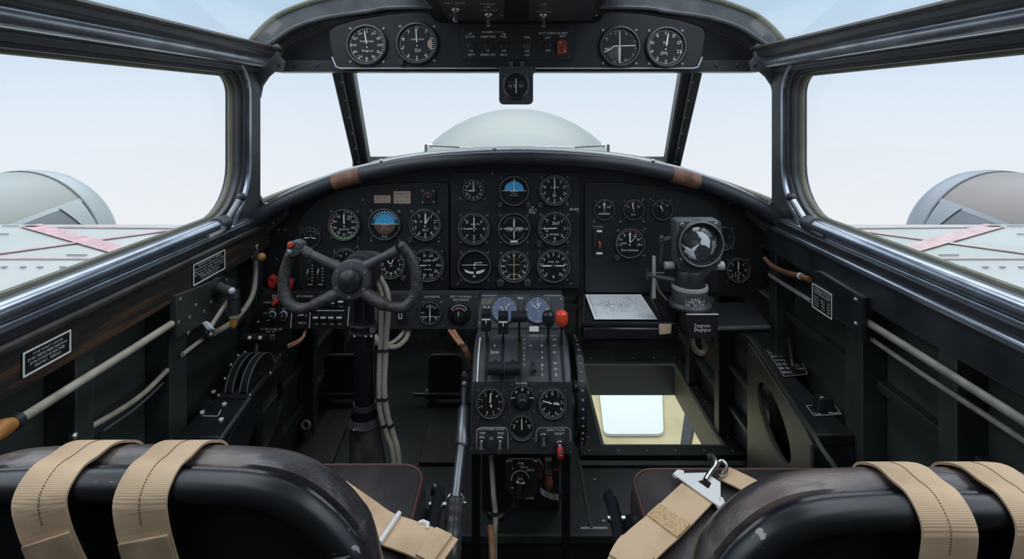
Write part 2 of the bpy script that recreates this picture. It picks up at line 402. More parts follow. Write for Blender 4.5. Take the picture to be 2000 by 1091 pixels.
# roof: panes on both sides of a central spine
roof = sempty('window_3')
for sx in (-1, 1):
    t = MB(); t.hexa([(.55*sx,-.1,ZC+.131),(.55*sx,1.19,ZC+.131),(.24*sx,1.19,ZC+.275),(.24*sx,-.1,ZC+.275)], (0,0,.003), 'glass'); t.build('pane', roof, smooth=False)
m = MB(); m.box(-.25,.25,-.6,1.25,ZC+.27,ZC+.29,'arch_grey'); m.box(-.62,.62,-.62,-.1,ZC+.28,ZC+.30,'frame_black'); struct(m.build('ceiling'))
m = MB(); m.box(-.64,.64,-.62,-.6,-.08,ZC+.30,'frame_black'); struct(m.build('wall_back'))
m = MB(); m.box(-.64,.64,2.0,2.02,-.08,ZC-.2,'wall_green')
for x in (-.5,-.27,-.02,.24): m.box(x, x+.02, 1.98, 2.0, 0, ZC-.2, 'rib_green')
for z in (.16,.36,.56): m.box(-.6,.6,1.985,2.0,z,z+.02,'rib_green')
struct(m.build('wall_front', bev=.002))

# windscreen arch
AX = 1010
def mir(P): return P+[(2*AX-x, y) for x, y in P[::-1]]
outer = mir([(462,452),(466,300),(472,150),(483,94),(505,62),(540,32),(590,10),(650,-6),(760,-22),(900,-34)])
inner = mir([(479,452),(479,300),(483,185),(491,130),(510,98),(542,74),(580,51),(640,33),(720,22),(800,14)])
Y0 = 1.2
def lp(P, M, Y): return [l2(x, y, M) for x, y in P]
arch = sempty('trim_3'); MA = FP(AX, 200, Y0)
def smooth2(P, n=4): return [(p.x, p.y) for p in spline([(x, y, 0) for x, y in P], n)]
so, si = smooth2(outer), smooth2(inner)
m = MB(); m.M = MA; m.prism(lp(so+si[::-1], MA, Y0), -.05, .0, 'arch_grey'); m.build('arch_band', arch, bev=.003)
m = MB(); m.tube([W(x, y, Y0-.003) for x, y in si], .0055, 'arch_grey', 8); m.build('arch_bead', arch)
m = MB(); m.tube([W(x, y, 1.2) for x, y in so], .007, 'olive_seal', 8); m.build('arch_seal', arch)
for P in ([(499,192),(495,150),(503,120),(522,96),(545,86),(554,98),(551,112),(560,122),(556,138),(541,139),(528,150),(516,168),(511,192)],
          [(480,446),(484,372),(500,362),(511,382),(522,398),(540,411),(505,435)]):
    for s in (0, 1):
        Q = [(2*AX-x, y) for x, y in P] if s else P
        m = MB(); m.M = MA; m.prism(lp(Q, MA, Y0), .002, .012, 'arch_grey' if P[0][1] < 300 else 'frame_black')
        for k in ((504,183),(543,97),(550,128)) if P[0][1] < 300 else ((494,380),(494,402),(497,428)):
            x, y = l2((2*AX-k[0]) if s else k[0], k[1], MA); m.screw(x, y, .012, .0045 if P[0][1] < 300 else .0028, 'frame_black' if P[0][1] < 300 else 'screw')
        m.build('gusset', arch, bev=.002)
# front panel over the windscreen, header beam
m = MB(); MH = FP(AX, 100, 1.27); m.M = MH
m.prism(lp(smooth2(mir([(506,138),(508,110),(525,85),(575,50),(640,30),(720,18),(830,6),(960,0)]), 3)+[(2*AX-506,138),(506,138)], MH, 1.27), -.01, 0, 'board_black')
hd = struct(m.build('trim_4'))
m = MB(); MH = FP(AX, 125, 1.23); m.M = MH; m.prism(lp([(535,118),(1485,118),(1490,140),(530,140)], MH, 1.23), -.06, 0, 'frame_black')
for x in (575,620,1400,1440): m.screw(*l2(x, 127, MH), 0, .005, 'frame_black')
m.build('header_beam', hd, bev=.004)
# windscreen panes: centre and two sides
hull = sempty('trim_5'); m = MB(); vs = []
for i in range(13):
    x = -.36+.06*i; ze = ZC-.598+.585*math.sqrt(.705-(x/.6)**2); vs += [(x, 1.74, ZC-.152-.2*x*x), (x, 2.07, ze), (x, 2.07, ze-.06), (x, 1.74, ZC-.24)]
m.add(vs, [[4*i+a, 4*i+4+a, 4*i+4+b, 4*i+b] for i in range(12) for a, b in ((0,1),(1,2),(2,3),(3,0))]+[[0,1,2,3],[48,49,50,51]], 'nose_skin'); m.build('hull_skin', hull)
ws = sempty('window_5')
T0, T1, B0, B1 = W(672,132,1.29), W(1348,132,1.29), W(708,324,1.60), W(1310,324,1.60)
m = MB(); m.hexa([T0, T1, B1, B0], (0,.004,.003), 'glass'); m.build('pane', ws, smooth=False)
for s in (0, 1):
    X = lambda x: (2*AX-x) if s else x
    m = MB(); m.hexa([T1 if s else T0, B1 if s else B0, W(X(488),402,1.24), W(X(495),130,1.24)], (0,.004,.003), 'glass'); m.build('pane', ws, smooth=False)
    tl, tr, br, bl = W(X(646),130,1.285), W(X(684),130,1.285), W(X(719),330,1.59), W(X(694),336,1.59)
    m = MB(); m.hexa([tl, tr, br, bl], (0,.035,.02), 'frame_black')
    for k in range(6):
        t = .12+k*.155; p = tl.lerp(bl, t).lerp(tr.lerp(br, t), .42); m.cyl(p+V((0,-.003,-.002)), p+V((0,.003,0)), .0032, 'screw', 8)
    m.build('windscreen_post', ws, bev=.003)
    m = MB(); m.tube([tl.lerp(tr,.98)+V((0,.01,0)), bl.lerp(br,.98)+V((0,.01,0))], .004, 'olive_seal', 6); m.build('seal', ws)
    m = MB(); m.tube([tl+V((0,.01,0)), bl+V((0,.01,0))], .004, 'olive_seal', 6); m.build('seal', ws)
    m = MB(); m.tube([tl.lerp(tr,.55)+V((0,-.002,0)), bl.lerp(br,.55)+V((0,-.002,0))], .0035, 'frame_black', 6); m.build('bead', ws)
# bottom edge of the windscreen and the deck between it and the padded roll
BOT = [(484,404,1.22),(560,374,1.36),(640,346,1.50),(706,325,1.60),(780,308,1.66),(880,296,1.70),(1010,290,1.71)]
BOT = BOT+[(2*AX-x, y, d) for x, y, d in BOT[-2::-1]]
bl = spline([W(*b) for b in BOT], 5)
m = MB(); m.tube(bl, .008, 'olive_seal', 8); m.build('bottom_seal', ws)
m = MB(); m.tube([p+V((0,-.012,-.011)) for p in bl], .009, 'frame_black', 8); m.build('bottom_frame', ws)
ROLL = [(487,438),(505,425),(560,393),(640,359),(705,341),(800,322),(900,312),(1010,308)]
ROLL = ROLL+[(2*AX-x, y) for x, y in ROLL[-2::-1]]
RY = 1.135
gs = thing('glareshield', 'long curved black padded coaming over the instrument board', 'coaming', frame(W(1010,310,RY)))
def G(m): m.M = gs.matrix_world.inverted(); return m
rl = spline([W(x, y, RY) for x, y in ROLL], 5)
rad = [.0145+.0035*abs(i/(len(rl)-1)-.5)*2 for i in range(len(rl))]
m = G(MB()); m.tube(rl, rad, 'pad_tube', 16); m.ball(rl[0], .018, 'pad_tube'); m.ball(rl[-1], .018, 'pad_tube'); m.build('padded_roll', gs)
m = G(MB())
for a, b in zip(range(len(rl)-1), range(1, len(rl))):
    def far(i):
        t = i/(len(rl)-1)*(len(bl)-1); k = min(int(t), len(bl)-2); return bl[k].lerp(bl[k+1], t-k)
    p, q = rl[a]+V((0,.01,.004)), rl[b]+V((0,.01,.004)); m.add([p, q, far(b)+V((0,0,-.022)), far(a)+V((0,0,-.022))], [[0,1,2,3]], 'board_black')
m.build('deck', gs)
m = G(MB()); m.tube([p+V((0,.020,.0172)) for p in rl[3:-3]], .0065, 'pale_metal', 8, flat=.6)
for i in (6,22,33,48): m.ball(rl[i]+V((0,.016,.02)), .0045, 'steel')
m.build('metal_strip', gs)
for (x0, y0, x1, y1) in ((652,356,705,342),(1311,341,1364,355)):
    m = G(MB()); pts = spline([W(x0, y0, RY), W((x0+x1)/2, (y0+y1)/2-1, RY), W(x1, y1, RY)], 5)
    m.tube(pts, .0178, 'brown_leather', 18); m.build('leather_patch', gs)

# ================================================================== OUTSIDE
nose = thing('nose_cone', 'rounded grey-green nose dome ahead of the windscreen', 'aircraft nose', frame(V((0,2.05,ZC-.6))))
m = MB(); pr = [(math.sqrt(max(0, 1-((y-2.6)/1.0)**2)), y-2.05) for y in [2.05+1.55*math.sin(PI/2*i/16) for i in range(17)]]
nose.matrix_world = frame((.002,2.05,ZC-.60), (1,0,0), (0,0,1))     # local z = -Y (aft)
m.M = Matrix(); m.lathe([(max(r,1e-6)*.60, -z) for r, z in pr], 'nose_skin', 48, sx=1., sy=.975)
for i in range(9):
    a = (i-.5)/16; y = 2.05+1.55*math.sin(PI/2*(i*.055+.3)); r = math.sqrt(max(0, 1-((y-2.6))**2))*.60*.975
    m.ball((0, r+.0005, 2.05-y), .0035, 'seam', 1, 8)
m.build('skin', nose)
for s in (0, 1):
    X = lambda x: (2*AX-x) if s else x
    wp = thing('windscreen_wiper', 'thin grey wiper arm outside the windscreen, on the '+('starboard side by the sextant' if s else 'port side by the control yoke'), 'wiper', FP(X(838), 288, 1.80), 'windscreen wipers')
    m = MB(); m.M = wp.matrix_world.inverted(); m.tube([W(X(843),284,1.82), W(X(897),287,1.82)], .004, 'grey_steel', 8); m.build('arm', wp)
    m = MB(); m.M = wp.matrix_world.inverted(); m.tube([W(X(897),287,1.82), W(X(1000) if s else 925, 286 if s else 289,1.82)], .002, 'pale_metal', 6); m.build('blade', wp)
    m = MB(); m.M = wp.matrix_world.inverted(); m.tube([W(X(832),282,1.82), W(X(832),301,1.82)], .0055, 'grey_steel', 10); m.ball(W(X(842),284,1.82), .008, 'steel'); m.build('pivot', wp)
for s in (-1, 1):
    side = 'port' if s < 0 else 'starboard'
    wg = thing('wing', ('pale grey-green wing with bold pink-red crossed lines beyond the worn wooden sill' if s < 0 else 'pale cream-grey wing with faint pink crossed lines beyond the plain black sill'), 'wing', frame((.7*s,2.45,ZC-.60)))
    wm = wg.matrix_world.inverted()
    m = MB(); m.M = wm@frame((.645*s,0,ZC-.60), (0,1,0), (0,0,1))
    ab = [(2.66,-.05),(2.64,-.02),(2.60,-.004),(2.50,0),(1.9,-.012),(1.3,-.05),(1.3,-.12),(1.9,-.16),(2.5,-.12),(2.62,-.08)]
    m.prism(ab, 0 if s > 0 else -4.2, 4.2 if s > 0 else 0, 'wing_skin'); sk = m
    WM = frame((0,0,ZC-.60), (1,0,0), (0,1,0))
    def wz(y): return ZC-.60+.004-max(0, (2.5-y))*.02-max(0, 1.9-y)*.045
    def stroke(pa, pb, wid, mt, nm):
        a, b = hit(*pa, WM), hit(*pb, WM); n = 14; q = MB(); q.M = wm
        P = [a.lerp(b, i/n) for i in range(n+1)]; P = [V((p.x, p.y, wz(p.y)+.002)) for p in P]
        q.ribbon(P, wid, .001, mt, (b-a).cross(V((0,0,1)))); q.build(nm, wg)
    X = (lambda x: x) if s < 0 else (lambda x: 2003-x)
    RED = 'wing_red' if s < 0 else 'wing_pink'
    stroke((X(60),442),(X(245),490), .075, RED, 'cross_line'); stroke((X(-60),500),(X(400),442), .03, RED, 'cross_line')
    stroke((X(40),444),(X(400),447), .022, RED, 'cross_line'); stroke((X(-150),502),(X(230),502), .014, RED, 'cross_line')
    q = sk; q.M = wm
    for x in (8,45,78,122,160,200): 
        p = hit(X(x), 518, WM); q.box(p.x-.010, p.x+.010, p.y-.004, p.y+.004, wz(p.y), wz(p.y)+.003, 'seam')
    for (x, y) in ((150,496),(20,443),(0,458)):
        p = hit(X(x), y, WM); q.box(p.x-.04, p.x+.04, p.y-.003, p.y+.003, wz(p.y), wz(p.y)+.003, 'seam')
    q.build('skin', wg, ang=50)
    # engine nacelle
    ax, az = 3.36*s+(.002 if s > 0 else -.075), ZC-1.03
    na = thing('engine_nacelle', ('olive-grey engine nacelle with pale cowl ring on the pale grey-green wing' if s < 0 else 'brownish-grey engine nacelle with blue-grey cowl ring on the cream-grey wing'), 'engine nacelle', frame((ax,3.4,az), (1,0,0), (0,0,1)))
    Rn = .585
    m = MB(); m.lathe([(.35,1.6),(.48,1.2),(.555,.75),(.585,.3),(.583,0),(.572,-.14)], 'nacelle_olive' if s < 0 else 'nacelle_brown', 64); m.build('body', na)
    m = MB(); m.lathe([(.578,-.14),(.577,-.22),(.562,-.30),(.53,-.355),(.48,-.39),(.40,-.38),(.36,-.30)], 'nacelle_cowl' if s < 0 else 'cowl_blue', 64); m.build('cowl_ring', na)
    m = MB(); m.lathe([(.579,-.136),(.579,-.150)], 'seam', 64); m.build('seam', na)
    # side panel strip and the dark intake below it, following the body surface
    def surf(ang, y, off=.004):
        r = .585-.006*max(0, -(y)/.14) if y > -.14 else .572
        if y > .3: r = .585-.03*(y-.3)/.45
        r += off; return V((-s*r*math.cos(ang), r*math.sin(ang), y))
    def patch(poly, mt, nm, off):
        q = MB(); n = 8
        (a0, y0), (a1, y1), (a2, y2), (a3, y3) = poly
        vs = [surf(R((a0+(a1-a0)*i/n)*(1-j/4)+(a3+(a2-a3)*i/n)*j/4), (y0+(y1-y0)*i/n)*(1-j/4)+(y3+(y2-y3)*i/n)*j/4, off) for j in range(5) for i in range(n+1)]
        q.add(vs, [[j*(n+1)+i, j*(n+1)+i+1, (j+1)*(n+1)+i+1, (j+1)*(n+1)+i] for j in range(4) for i in range(n)], mt); q.build(nm, na)
    patch(((30,.85),(42,-.12),(39,-.12),(27,.85)), 'nacelle_cowl' if s < 0 else 'cowl_blue', 'side_strip', .006)
    patch(((30,.62),(38,.05),(22,-.02),(22,.62)), 'seam', 'intake', .004)
    patch(((38,.08),(39,-.10),(20,-.12),(24,.0)), 'nacelle_cowl' if s < 0 else 'cowl_blue', 'intake_flap', .012)
gz = ZC-2.55
m = MB(); m.prism([(-.6,2.9),(2.6,2.9),(2.9,6.2),(-.8,6.2)], gz-.02, gz, 'ground_tan'); g = struct(m.build('ground'))
GM = FLOORF(-2.545)
ms = thing('reflection_board', 'white round-cornered board standing in for a window reflection in the floor glass', 'board', sub(GM, 1235, 810))  # added board, stands in for a window mirrored in the floor glass
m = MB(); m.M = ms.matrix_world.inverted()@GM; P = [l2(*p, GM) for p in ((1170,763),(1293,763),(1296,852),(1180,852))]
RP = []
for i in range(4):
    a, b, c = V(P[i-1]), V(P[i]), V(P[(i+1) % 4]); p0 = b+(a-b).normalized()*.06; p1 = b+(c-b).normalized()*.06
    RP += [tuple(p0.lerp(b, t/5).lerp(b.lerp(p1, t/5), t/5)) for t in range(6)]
m.prism(RP, 0, .02, 'reflection_white'); m.build('panel', ms)  # the added board itself, stands in for the window reflection
st = thing('landing_gear_strut', 'dark slanting strut seen through the floor window below the sextant', 'strut', frame(hit(1345,840,FLOORF(-1.6))))
m = MB(); m.M = st.matrix_world.inverted(); m.hexa([hit(x, y, FLOORF(-1.6)) for x, y in ((1340,785),(1362,800),(1345,885),(1326,885))], (0,0,-.04), 'board_black'); m.build('leg', st, bev=.004)
# ================================================================== INSTRUMENT BOARD
Y1 = 1.18
MB1 = FP(1008, 460, Y1)                                             # face of the main board
board = thing('instrument_board', 'wide matt black curved board carrying the three instrument plates', 'instrument board', MB1)
P = [(497,455),(505,436),(560,402),(640,366),(705,347),(800,328),(900,318),(1010,313)]
P = smooth2(P+[(2*AX-x, y) for x, y in P[-2::-1]], 3)+[(1523,520),(1500,560),(1460,578),(560,578),(515,560),(497,520)]
m = MB(); m.prism(lp(P, MB1, Y1), -.012, 0, 'board_black')
for (x, y) in ((522,437),(545,448),(557,448),(541,505),(1480,430),(1490,480),(1500,530),(1425,395)): m.screw(*l2(x, y, MB1), 0, .0028)
m.build('board', board)
for s in (0, 1):                                                    # greenish bracket under the end of the roll
    X = lambda x: (2*AX-x) if s else x
    m = MB(); m.prism(lp([(X(497),462),(X(530),452),(X(566),418),(X(563),408),(X(500),440)], MB1, Y1), 0, .018, 'olive_part')
    for (x, y) in ((512,450),(540,432),(505,445)): m.screw(*l2(X(x), y, MB1), .018, .0035, 'screw')
    m.build('bracket', board, bev=.002)
def plate(name, label, poly, M, Y, d, mt='panel_black', cat='instrument panel', screws=(), bev=.003):
    p = thing(name, label, cat, M)
    m = MB(); m.prism([l2(x, y, M) for x, y in poly], 0, d, mt); [m.screw(*l2(x, y, M), d, .0026) for x, y in screws]; m.build('plate', p, bev=bev, seg=1 if screws else 2)
    return p
def rr(x0, y0, x1, y1, r): return rrect(x0, y0, x1, y1, r, 4)
D = .008
pl = plate('instrument_plate', 'black instrument plate behind the control yoke, with round gauges and tan labels',
    [(584,448),(592,420),(622,390),(668,370),(730,359),(800,355),(864,355),(874,358),(877,367),(878,558),(875,566),(866,569),(604,569),(592,562),(587,550)], MB1, Y1, D,
    screws=((711,389),(727,412),(700,412),(782,412),(805,412),(858,413),(700,480),(727,468),(782,468),(808,470),(858,470),(858,490),(655,490),(700,490)))
pc = plate('instrument_plate', 'black nine-dial instrument plate in the middle of the board', rr(881,336,1130,560,(10,10,5,5)), MB1, Y1, D,
    screws=((962,337),(895,551),(1114,551),(900,386),(948,386),(1108,398),(1128,410),(900,419),(950,419),(978,419),(1030,419),(1058,419),(1108,419),(900,471),(950,471),(1030,471),(978,471),(1108,471),(903,492),(952,492),(980,492),(1030,492),(1108,492),(1055,544),(1106,544)))
pr_ = plate('instrument_plate', 'black instrument plate behind the sextant, with three small dials in a row', [(1142,360),(1148,355),(1200,355),(1280,362),(1340,376),(1385,392),(1400,405),(1400,560),(1394,569),(1146,569),(1142,563)], MB1, Y1, D,
    screws=((1159,431),(1255,387),(1210,431),(1255,431),(1268,387),(1312,431),(1207,448),(1258,445),(1257,497)))
PF = MB1.copy(); PF.translation = MB1.translation+V((0,-D,0))       # front face of the plates

def pxs(M, px, py): return hit(px, py, M).y/F
def pol(a, r): return (r*math.sin(R(a)), r*math.cos(R(a)))
def gauge(name, label, M, px, py, rp, nums=(), a0=0, a1=330, nt=36, nm=3, needles=((0,.72,.06),), txt=(), arcs=(), face='dial', knob=(), rim='bezel', mk='mark', nr=.66, ns=.2, extra=None, cat='gauge', hub=True, group=None, flange=True, thin=None):
    k = pxs(M, px, py); r = rp*k; G_ = sub(M, px, py)
    t = thing(name, label, cat, G_, group)
    m = MB(); m.lathe([(r*1.16,0),(r*1.16,r*.07),(r*1.1,r*.2),(r*1.03,r*.22),(r*.99,r*.17),(r*.97,r*.05)], 'bezel', 36, caps=False)
    m.lathe([(r*1.045,r*.219),(r*1.035,r*.228),(r*1.015,r*.228),(r*1.005,r*.2)], thin or 'rim_grey', 36, caps=False)
    if flange:
        for a in (45,135,225,315): m.screw(*pol(a, r*1.27), 0, r*.075, 'screw')
    m.build('bezel', t)
    z = r*.05; m = MB(); m.lathe([(r*.99,0),(r*.99,z),(1e-6,z)], face, 36); z += .0003
    if nt:
        for i in range(nt+1 if a1-a0 < 359 else nt):
            a = a0+(a1-a0)*i/nt; big = i % nm == 0
            m.quad(pol(a, r*(.80 if big else .86)), pol(a, r*.93), r*(.04 if big else .022), z, mk)
    for (b0, b1, rr_, w, c) in arcs: m.arc(r*rr_, b0, b1, r*w, z+.0001, c)
    for i, s in enumerate(nums):
        if s == '': continue
        a = a0+(a1-a0)*i/((len(nums)) if a1-a0 >= 359 else max(1, len(nums)-1)); x, y = pol(a, r*nr); m.text(str(s), x, y, r*ns, z, mk)
    for (s, x, y, h) in txt: m.text(s, x*r, y*r, h*r, z, mk)
    if extra: extra(m, r, z)
    dl = m.build('dial', t)
    for (a, l, w) in needles:
        m = MB(); d = R(-a); c, s_ = math.cos(d), math.sin(d); rot = lambda x, y: (x*c-y*s_, x*s_+y*c)
        m.prism([rot(-w*r*.5, -.16*r), rot(w*r*.5, -.16*r), rot(w*r*.5, l*r*.8), rot(0, l*r), rot(-w*r*.5, l*r*.8)], z+.001, z+.0016, 'mark'); m.build('needle', dl)
    if hub and needles:
        m = MB(); m.lathe([(r*.08,z+.0005),(r*.06,z+.003),(1e-6,z+.003)], 'bezel', 12); m.build('hub', dl)
    for (x, y, q) in knob:
        m = MB(); m.lathe([(r*q,0),(r*q,r*.3),(r*q*.8,r*.36),(r*q*.55,r*.36),(r*q*.5,r*.33),(1e-6,r*.33)], 'gun_grey', 16, (x*r, y*r, 0)); m.arc(r*q*.9, 0, 360, r*.02, r*.361, 'rim_grey', 12) if False else None; m.build('knob', t)
    return t
# --- dials of the left-hand plate
gauge('airspeed_indicator', 'black airspeed dial ringed by a red, yellow and green arc', PF, 673, 438, 29, ['0','100','120','140','160','20','25','60','80','45'], 0, 324, 40, 2, ((-2,.75,.09),), (('KNOTS',0,-.32,.14),('mph',.3,.4,.12)), ((-85,-40,.95,.07,'mark_red'),(-110,-85,.95,.07,'mark_tan'),(-150,-110,.95,.07,'mark_yellow'),(-225,-150,.95,.07,'mark_green')), ns=.17)
def horizon(sky, earth, bank=True):
    def f(m, r, z):
        q = .70*r
        m.face([pol(-90+180*i/16, q) for i in range(17)], z, sky); m.face([pol(90+180*i/16, q) for i in range(17)], z, earth)
        m.quad((-.9*r,0),(.9*r,0), r*.035, z+.0003, 'mark'); m.quad((-.28*r,-.06*r),(.28*r,-.06*r), r*.04, z+.0004, 'mark_tan')
        m.face([(-.08*r,-.02*r),(0,.06*r),(.08*r,-.02*r)], z+.0005, 'mark')
        for i in (-.2,-.33): m.quad((i*r,i*r),(-i*r,i*r), r*.025, z+.0004, 'mark_tan')
        m.quad((0,0),(0,.88*r), r*.05, z+.0004, 'mark') if not bank else None
        if bank:
            for a in range(-60, 61, 12): m.quad(pol(a,.74*r), pol(a,.9*r), r*.06, z+.0004, 'mark')
    return f
gauge('artificial_horizon', 'blue over brown horizon dial between two black dials above the yoke hub', PF, 752, 437, 29, nt=0, needles=(), extra=horizon('sky_blue','earth_brown'), arcs=((-90,90,.84,.22,'dark_blue'),), txt=(('PULL',0,-.84,.12),))
gauge('altimeter', 'black altimeter with two white hands, nearest the middle plate in its row', PF, 831, 438, 29, ['0','1','2','3','4','5','6','7','8','9'], 0, 360, 50, 5, ((1,.78,.09),(27,.62,.06)), (('ALT',0,-.36,.16),('MB',-.3,.2,.1)), knob=((-1.0,-.98,.18),), nr=.68, ns=.22)
gauge('pressure_gauge', 'small dim dial half over the red-buttoned horn of the yoke', PF, 607, 463, 19, ['0','5','10','15','20'], -60, 60, 12, 3, ((-95,.7,.1),(100,.6,.08)), (('OIL',0,.25,.14),), mk='mark_dim')
gauge('turn_indicator', 'black dial half hidden behind the top of the yoke hub', PF, 677, 512, 26, ['2','4','6','8','10'], -80, 80, 20, 4, ((-120,.7,.07),), mk='mark')
gauge('directional_gyro', 'black dial with red top marks behind the yoke spoke and the rope cables', PF, 764, 516, 26, ['33','0','3','6','9','12','15','18','21','24','27','30'], -30, 330, 36, 3, ((-40,.5,.06),(25,.5,.06)), arcs=((-25,45,.86,.16,'mark_red'),), knob=((.95,-.95,.2),))
gauge('climb_indicator', 'black vertical speed dial seen through the open side of the yoke', PF, 836, 517, 30, ['0','5','10','20','30','40','30','20','10','5'], -90, 270, 40, 4, ((-92,.7,.06),), (('CLIMB UP',.05,.3,.13),('DOWN',.0,-.28,.1)), ns=.19)
t = thing('warning_light', 'small square black lamp with a dull red lens above the altimeter', 'indicator light', sub(PF, 837, 383))
k = pxs(PF, 837, 383); m = MB(); m.prism(rrect(-14*k,-14*k,14*k,14*k,2*k,2), 0, .006, 'bezel')
for x in (-11,11):
    for y in (-11,11): m.screw(x*k, y*k, .006, .003, 'screw')
m.build('housing', t, bev=.001); m = MB(); m.lathe([(9*k,.006),(9*k,.010),(7*k,.011),(6.5*k,.008)], 'gun_grey', 20, caps=False); m.build('collar', t)
m = MB(); m.ball((0,0,.008), 4.5*k, 'red_lamp'); m.build('lens', t)
def placard(name, label, M, poly, lines, mt='slot', border='mark', bw=.0014, hh=None, mk='mark', cat='placard', th=.0015, xs=None):
    """poly: four pixel corners tl, tr, br, bl; lines: (text, width share, height share, y share)"""
    c = [l2(*p, M) for p in poly]; x0 = min(p[0] for p in c); x1 = max(p[0] for p in c); y0 = min(p[1] for p in c); y1 = max(p[1] for p in c)
    x0, x1 = (c[0][0]+c[3][0])/2, (c[1][0]+c[2][0])/2; y1, y0 = (c[0][1]+c[1][1])/2, (c[2][1]+c[3][1])/2
    o = M @ V(((x0+x1)/2, (y0+y1)/2, 0)); G_ = M.copy(); G_.translation = o
    t = thing(name, label, cat, G_); w, h = (x1-x0)/2, (y1-y0)/2; r = min(w, h)*.08
    m = MB(); m.prism(rrect(-w,-h,w,h,r,3), 0, th, mt); m.build('plate', t)
    if border:
        m = MB(); m.ring(rrect(-w,-h,w,h,r,3), rrect(-w+bw,-h+bw,w-bw,h-bw,r,3), th, th+.0006, border); m.build('border', t)
    m = MB()
    for (s, ws, hs, ys) in lines: m.text(s, 0 if xs is None else xs*w, ys*h, hs*2*h, th+.0003, mk, ws*2*w)
    m.build('lettering', t); return t
placard('label_plate', 'tan two-line label plate, lower of the pair above the blue horizon dial', PF, [(731,381),(763,381),(763,396),(731,396)], [('SPEED LIMITS',.9,.3,.45),('FLAP 125 KT',.9,.3,-.45)], 'mark_tan', None, mk='ink')
placard('label_plate', 'taller tan label plate with three dark lines beside the small red lamp', PF, [(769,373),(802,373),(802,397),(769,397)], [('ENGINE RATING',.9,.2,.6),('BOOST RPM',.9,.2,0),('SEE BOOK',.9,.2,-.6)], 'mark_tan', None, mk='ink')
for (x, lab) in ((607,'dark trim lever slot behind the yoke, beside the red valve wheel'),(627,'dark trim lever slot behind the yoke, towards the yoke hub')):
    t = thing('trim_lever', lab, 'lever', sub(PF, x, 532)); k = pxs(PF, x, 532)
    m = MB(); m.prism(rrect(-8*k,-24*k,8*k,26*k,3*k,3), 0, .005, 'bezel'); m.build('plate', t, bev=.001)
    m = MB(); m.prism(rrect(-4.5*k,-18*k,1.5*k,18*k,1.5*k,3), .0052, .0056, 'slot')
    for i in range(6): m.quad((3*k,(-14+6*i)*k),(6.5*k,(-14+6*i)*k), .001, .0055, 'mark')
    m.text('TRIM', 0, -22*k, 3*k, .0055, 'mark'); m.build('scale', t)
    m = MB(); m.tube(spline([(-1*k,-14*k,.004),(-1.5*k,-2*k,.018),(-1*k,10*k,.012)],4), .002, 'steel', 8); m.build('lever', t)
for (x, y, lab) in ((543,541,'red valve wheel left of the yoke rim, outermost of two'),(574,547,'red valve wheel just inside the yoke rim')):
    t = thing('red_valve', lab, 'valve', sub(MB1, x, y)); k = pxs(MB1, x, y)
    m = MB(); m.cyl((0,0,0),(0,0,.012), .005, 'gun_grey'); m.cyl((0,0,.012),(0,0,.026), .003, 'steel'); m.build('stem', t)
    m = MB(); m.lathe([(4*k,.018),(7.5*k,.02),(8.5*k,.026),(7.5*k,.032),(4.5*k,.033),(1e-6,.03)], 'red', 10, sy=1.6)
    m.build('wheel', t, bev=.001)
    m = MB(); m.prism([(-12*k,-26*k),(-2*k,-20*k),(-4*k,-16*k),(-14*k,-21*k)], .004, .008, 'red'); m.screw(-14*k,-14*k,0,.003); m.build('tag', t)
# --- nine dials of the middle plate
CN = 'dials of the middle plate'
gauge('clock', 'smallest black dial of the middle plate, in its top row', PF, 925, 371, 20, ['12','1','2','3','4','5','6','7','8','9','10','11'], 0, 360, 24, 2, ((0,.62,.1),(-97,.55,.12)), ns=.24, nr=.7)
gauge('artificial_horizon', 'blue over black horizon dial in the top row of the middle plate', PF, 1004, 372, 27, nt=0, needles=(), extra=horizon('sky_blue','dial',False), arcs=((-90,90,.84,.2,'dial'),), knob=((-1.02,-.98,.19),(1.02,-.98,.19)))
gauge('altimeter', 'black numeral dial with one upright hand, top row corner of the middle plate', PF, 1083, 371, 28, ['0','1','2','3','4','5','6','7','8','9'], 0, 360, 50, 5, ((0,.78,.07),), (('ALTITUDE',0,.2,.09),('10',0,-.36,.24)), knob=((-1.0,-1.0,.2),), nr=.7)
gauge('airspeed_indicator', 'black dial with crossed white hands at twelve and nine, middle row', PF, 926, 446, 29, ['0','4','8','3','0','9','0','12'], 0, 360, 48, 6, ((0,.8,.07),(-90,.6,.06)), (('KNOTS',.1,.3,.12),('8',0,-.5,.16)))
def gyro(m, r, z):
    m.quad((-.7*r,.0),(.7*r,.0), r*.09, z, 'mark_dim'); m.text('GYRO UNIT', 0, .06*r, r*.12, z+.0002, 'mark', 1.1*r); m.text('COMPASS SET', 0, -.1*r, r*.12, z+.0002, 'mark', 1.1*r)
    m.arc(.78*r, -65, 65, r*.04, z, 'rim_grey'); m.arc(.78*r, 115, 245, r*.04, z, 'rim_grey'); m.quad((-.25*r,-.86*r),(.25*r,-.86*r), .12*r, z, 'mark'); m.text('B', -.86*r, 0, .16*r, z, 'mark'); m.text('E', .86*r, 0, .16*r, z, 'mark')
gauge('gyro_compass', 'black dial with a white upright bar and two text lines, centre of the nine', PF, 1004, 446, 29, nt=0, needles=((0,.72,.09),(180,.72,.07)), extra=gyro, hub=False)
gauge('manifold_gauge', 'black dial marked 5107 with thick text, middle row by the plate edge', PF, 1083, 445, 30, ['0','1','2','3','4','5','6','7'], 0, 360, 40, 5, ((-92,.8,.06),), (('5107',.1,.32,.2),('ENGINES',0,-.4,.11),('7:5',-.5,-.17,.12)), knob=((-1.0,-.98,.18),), hub=False)
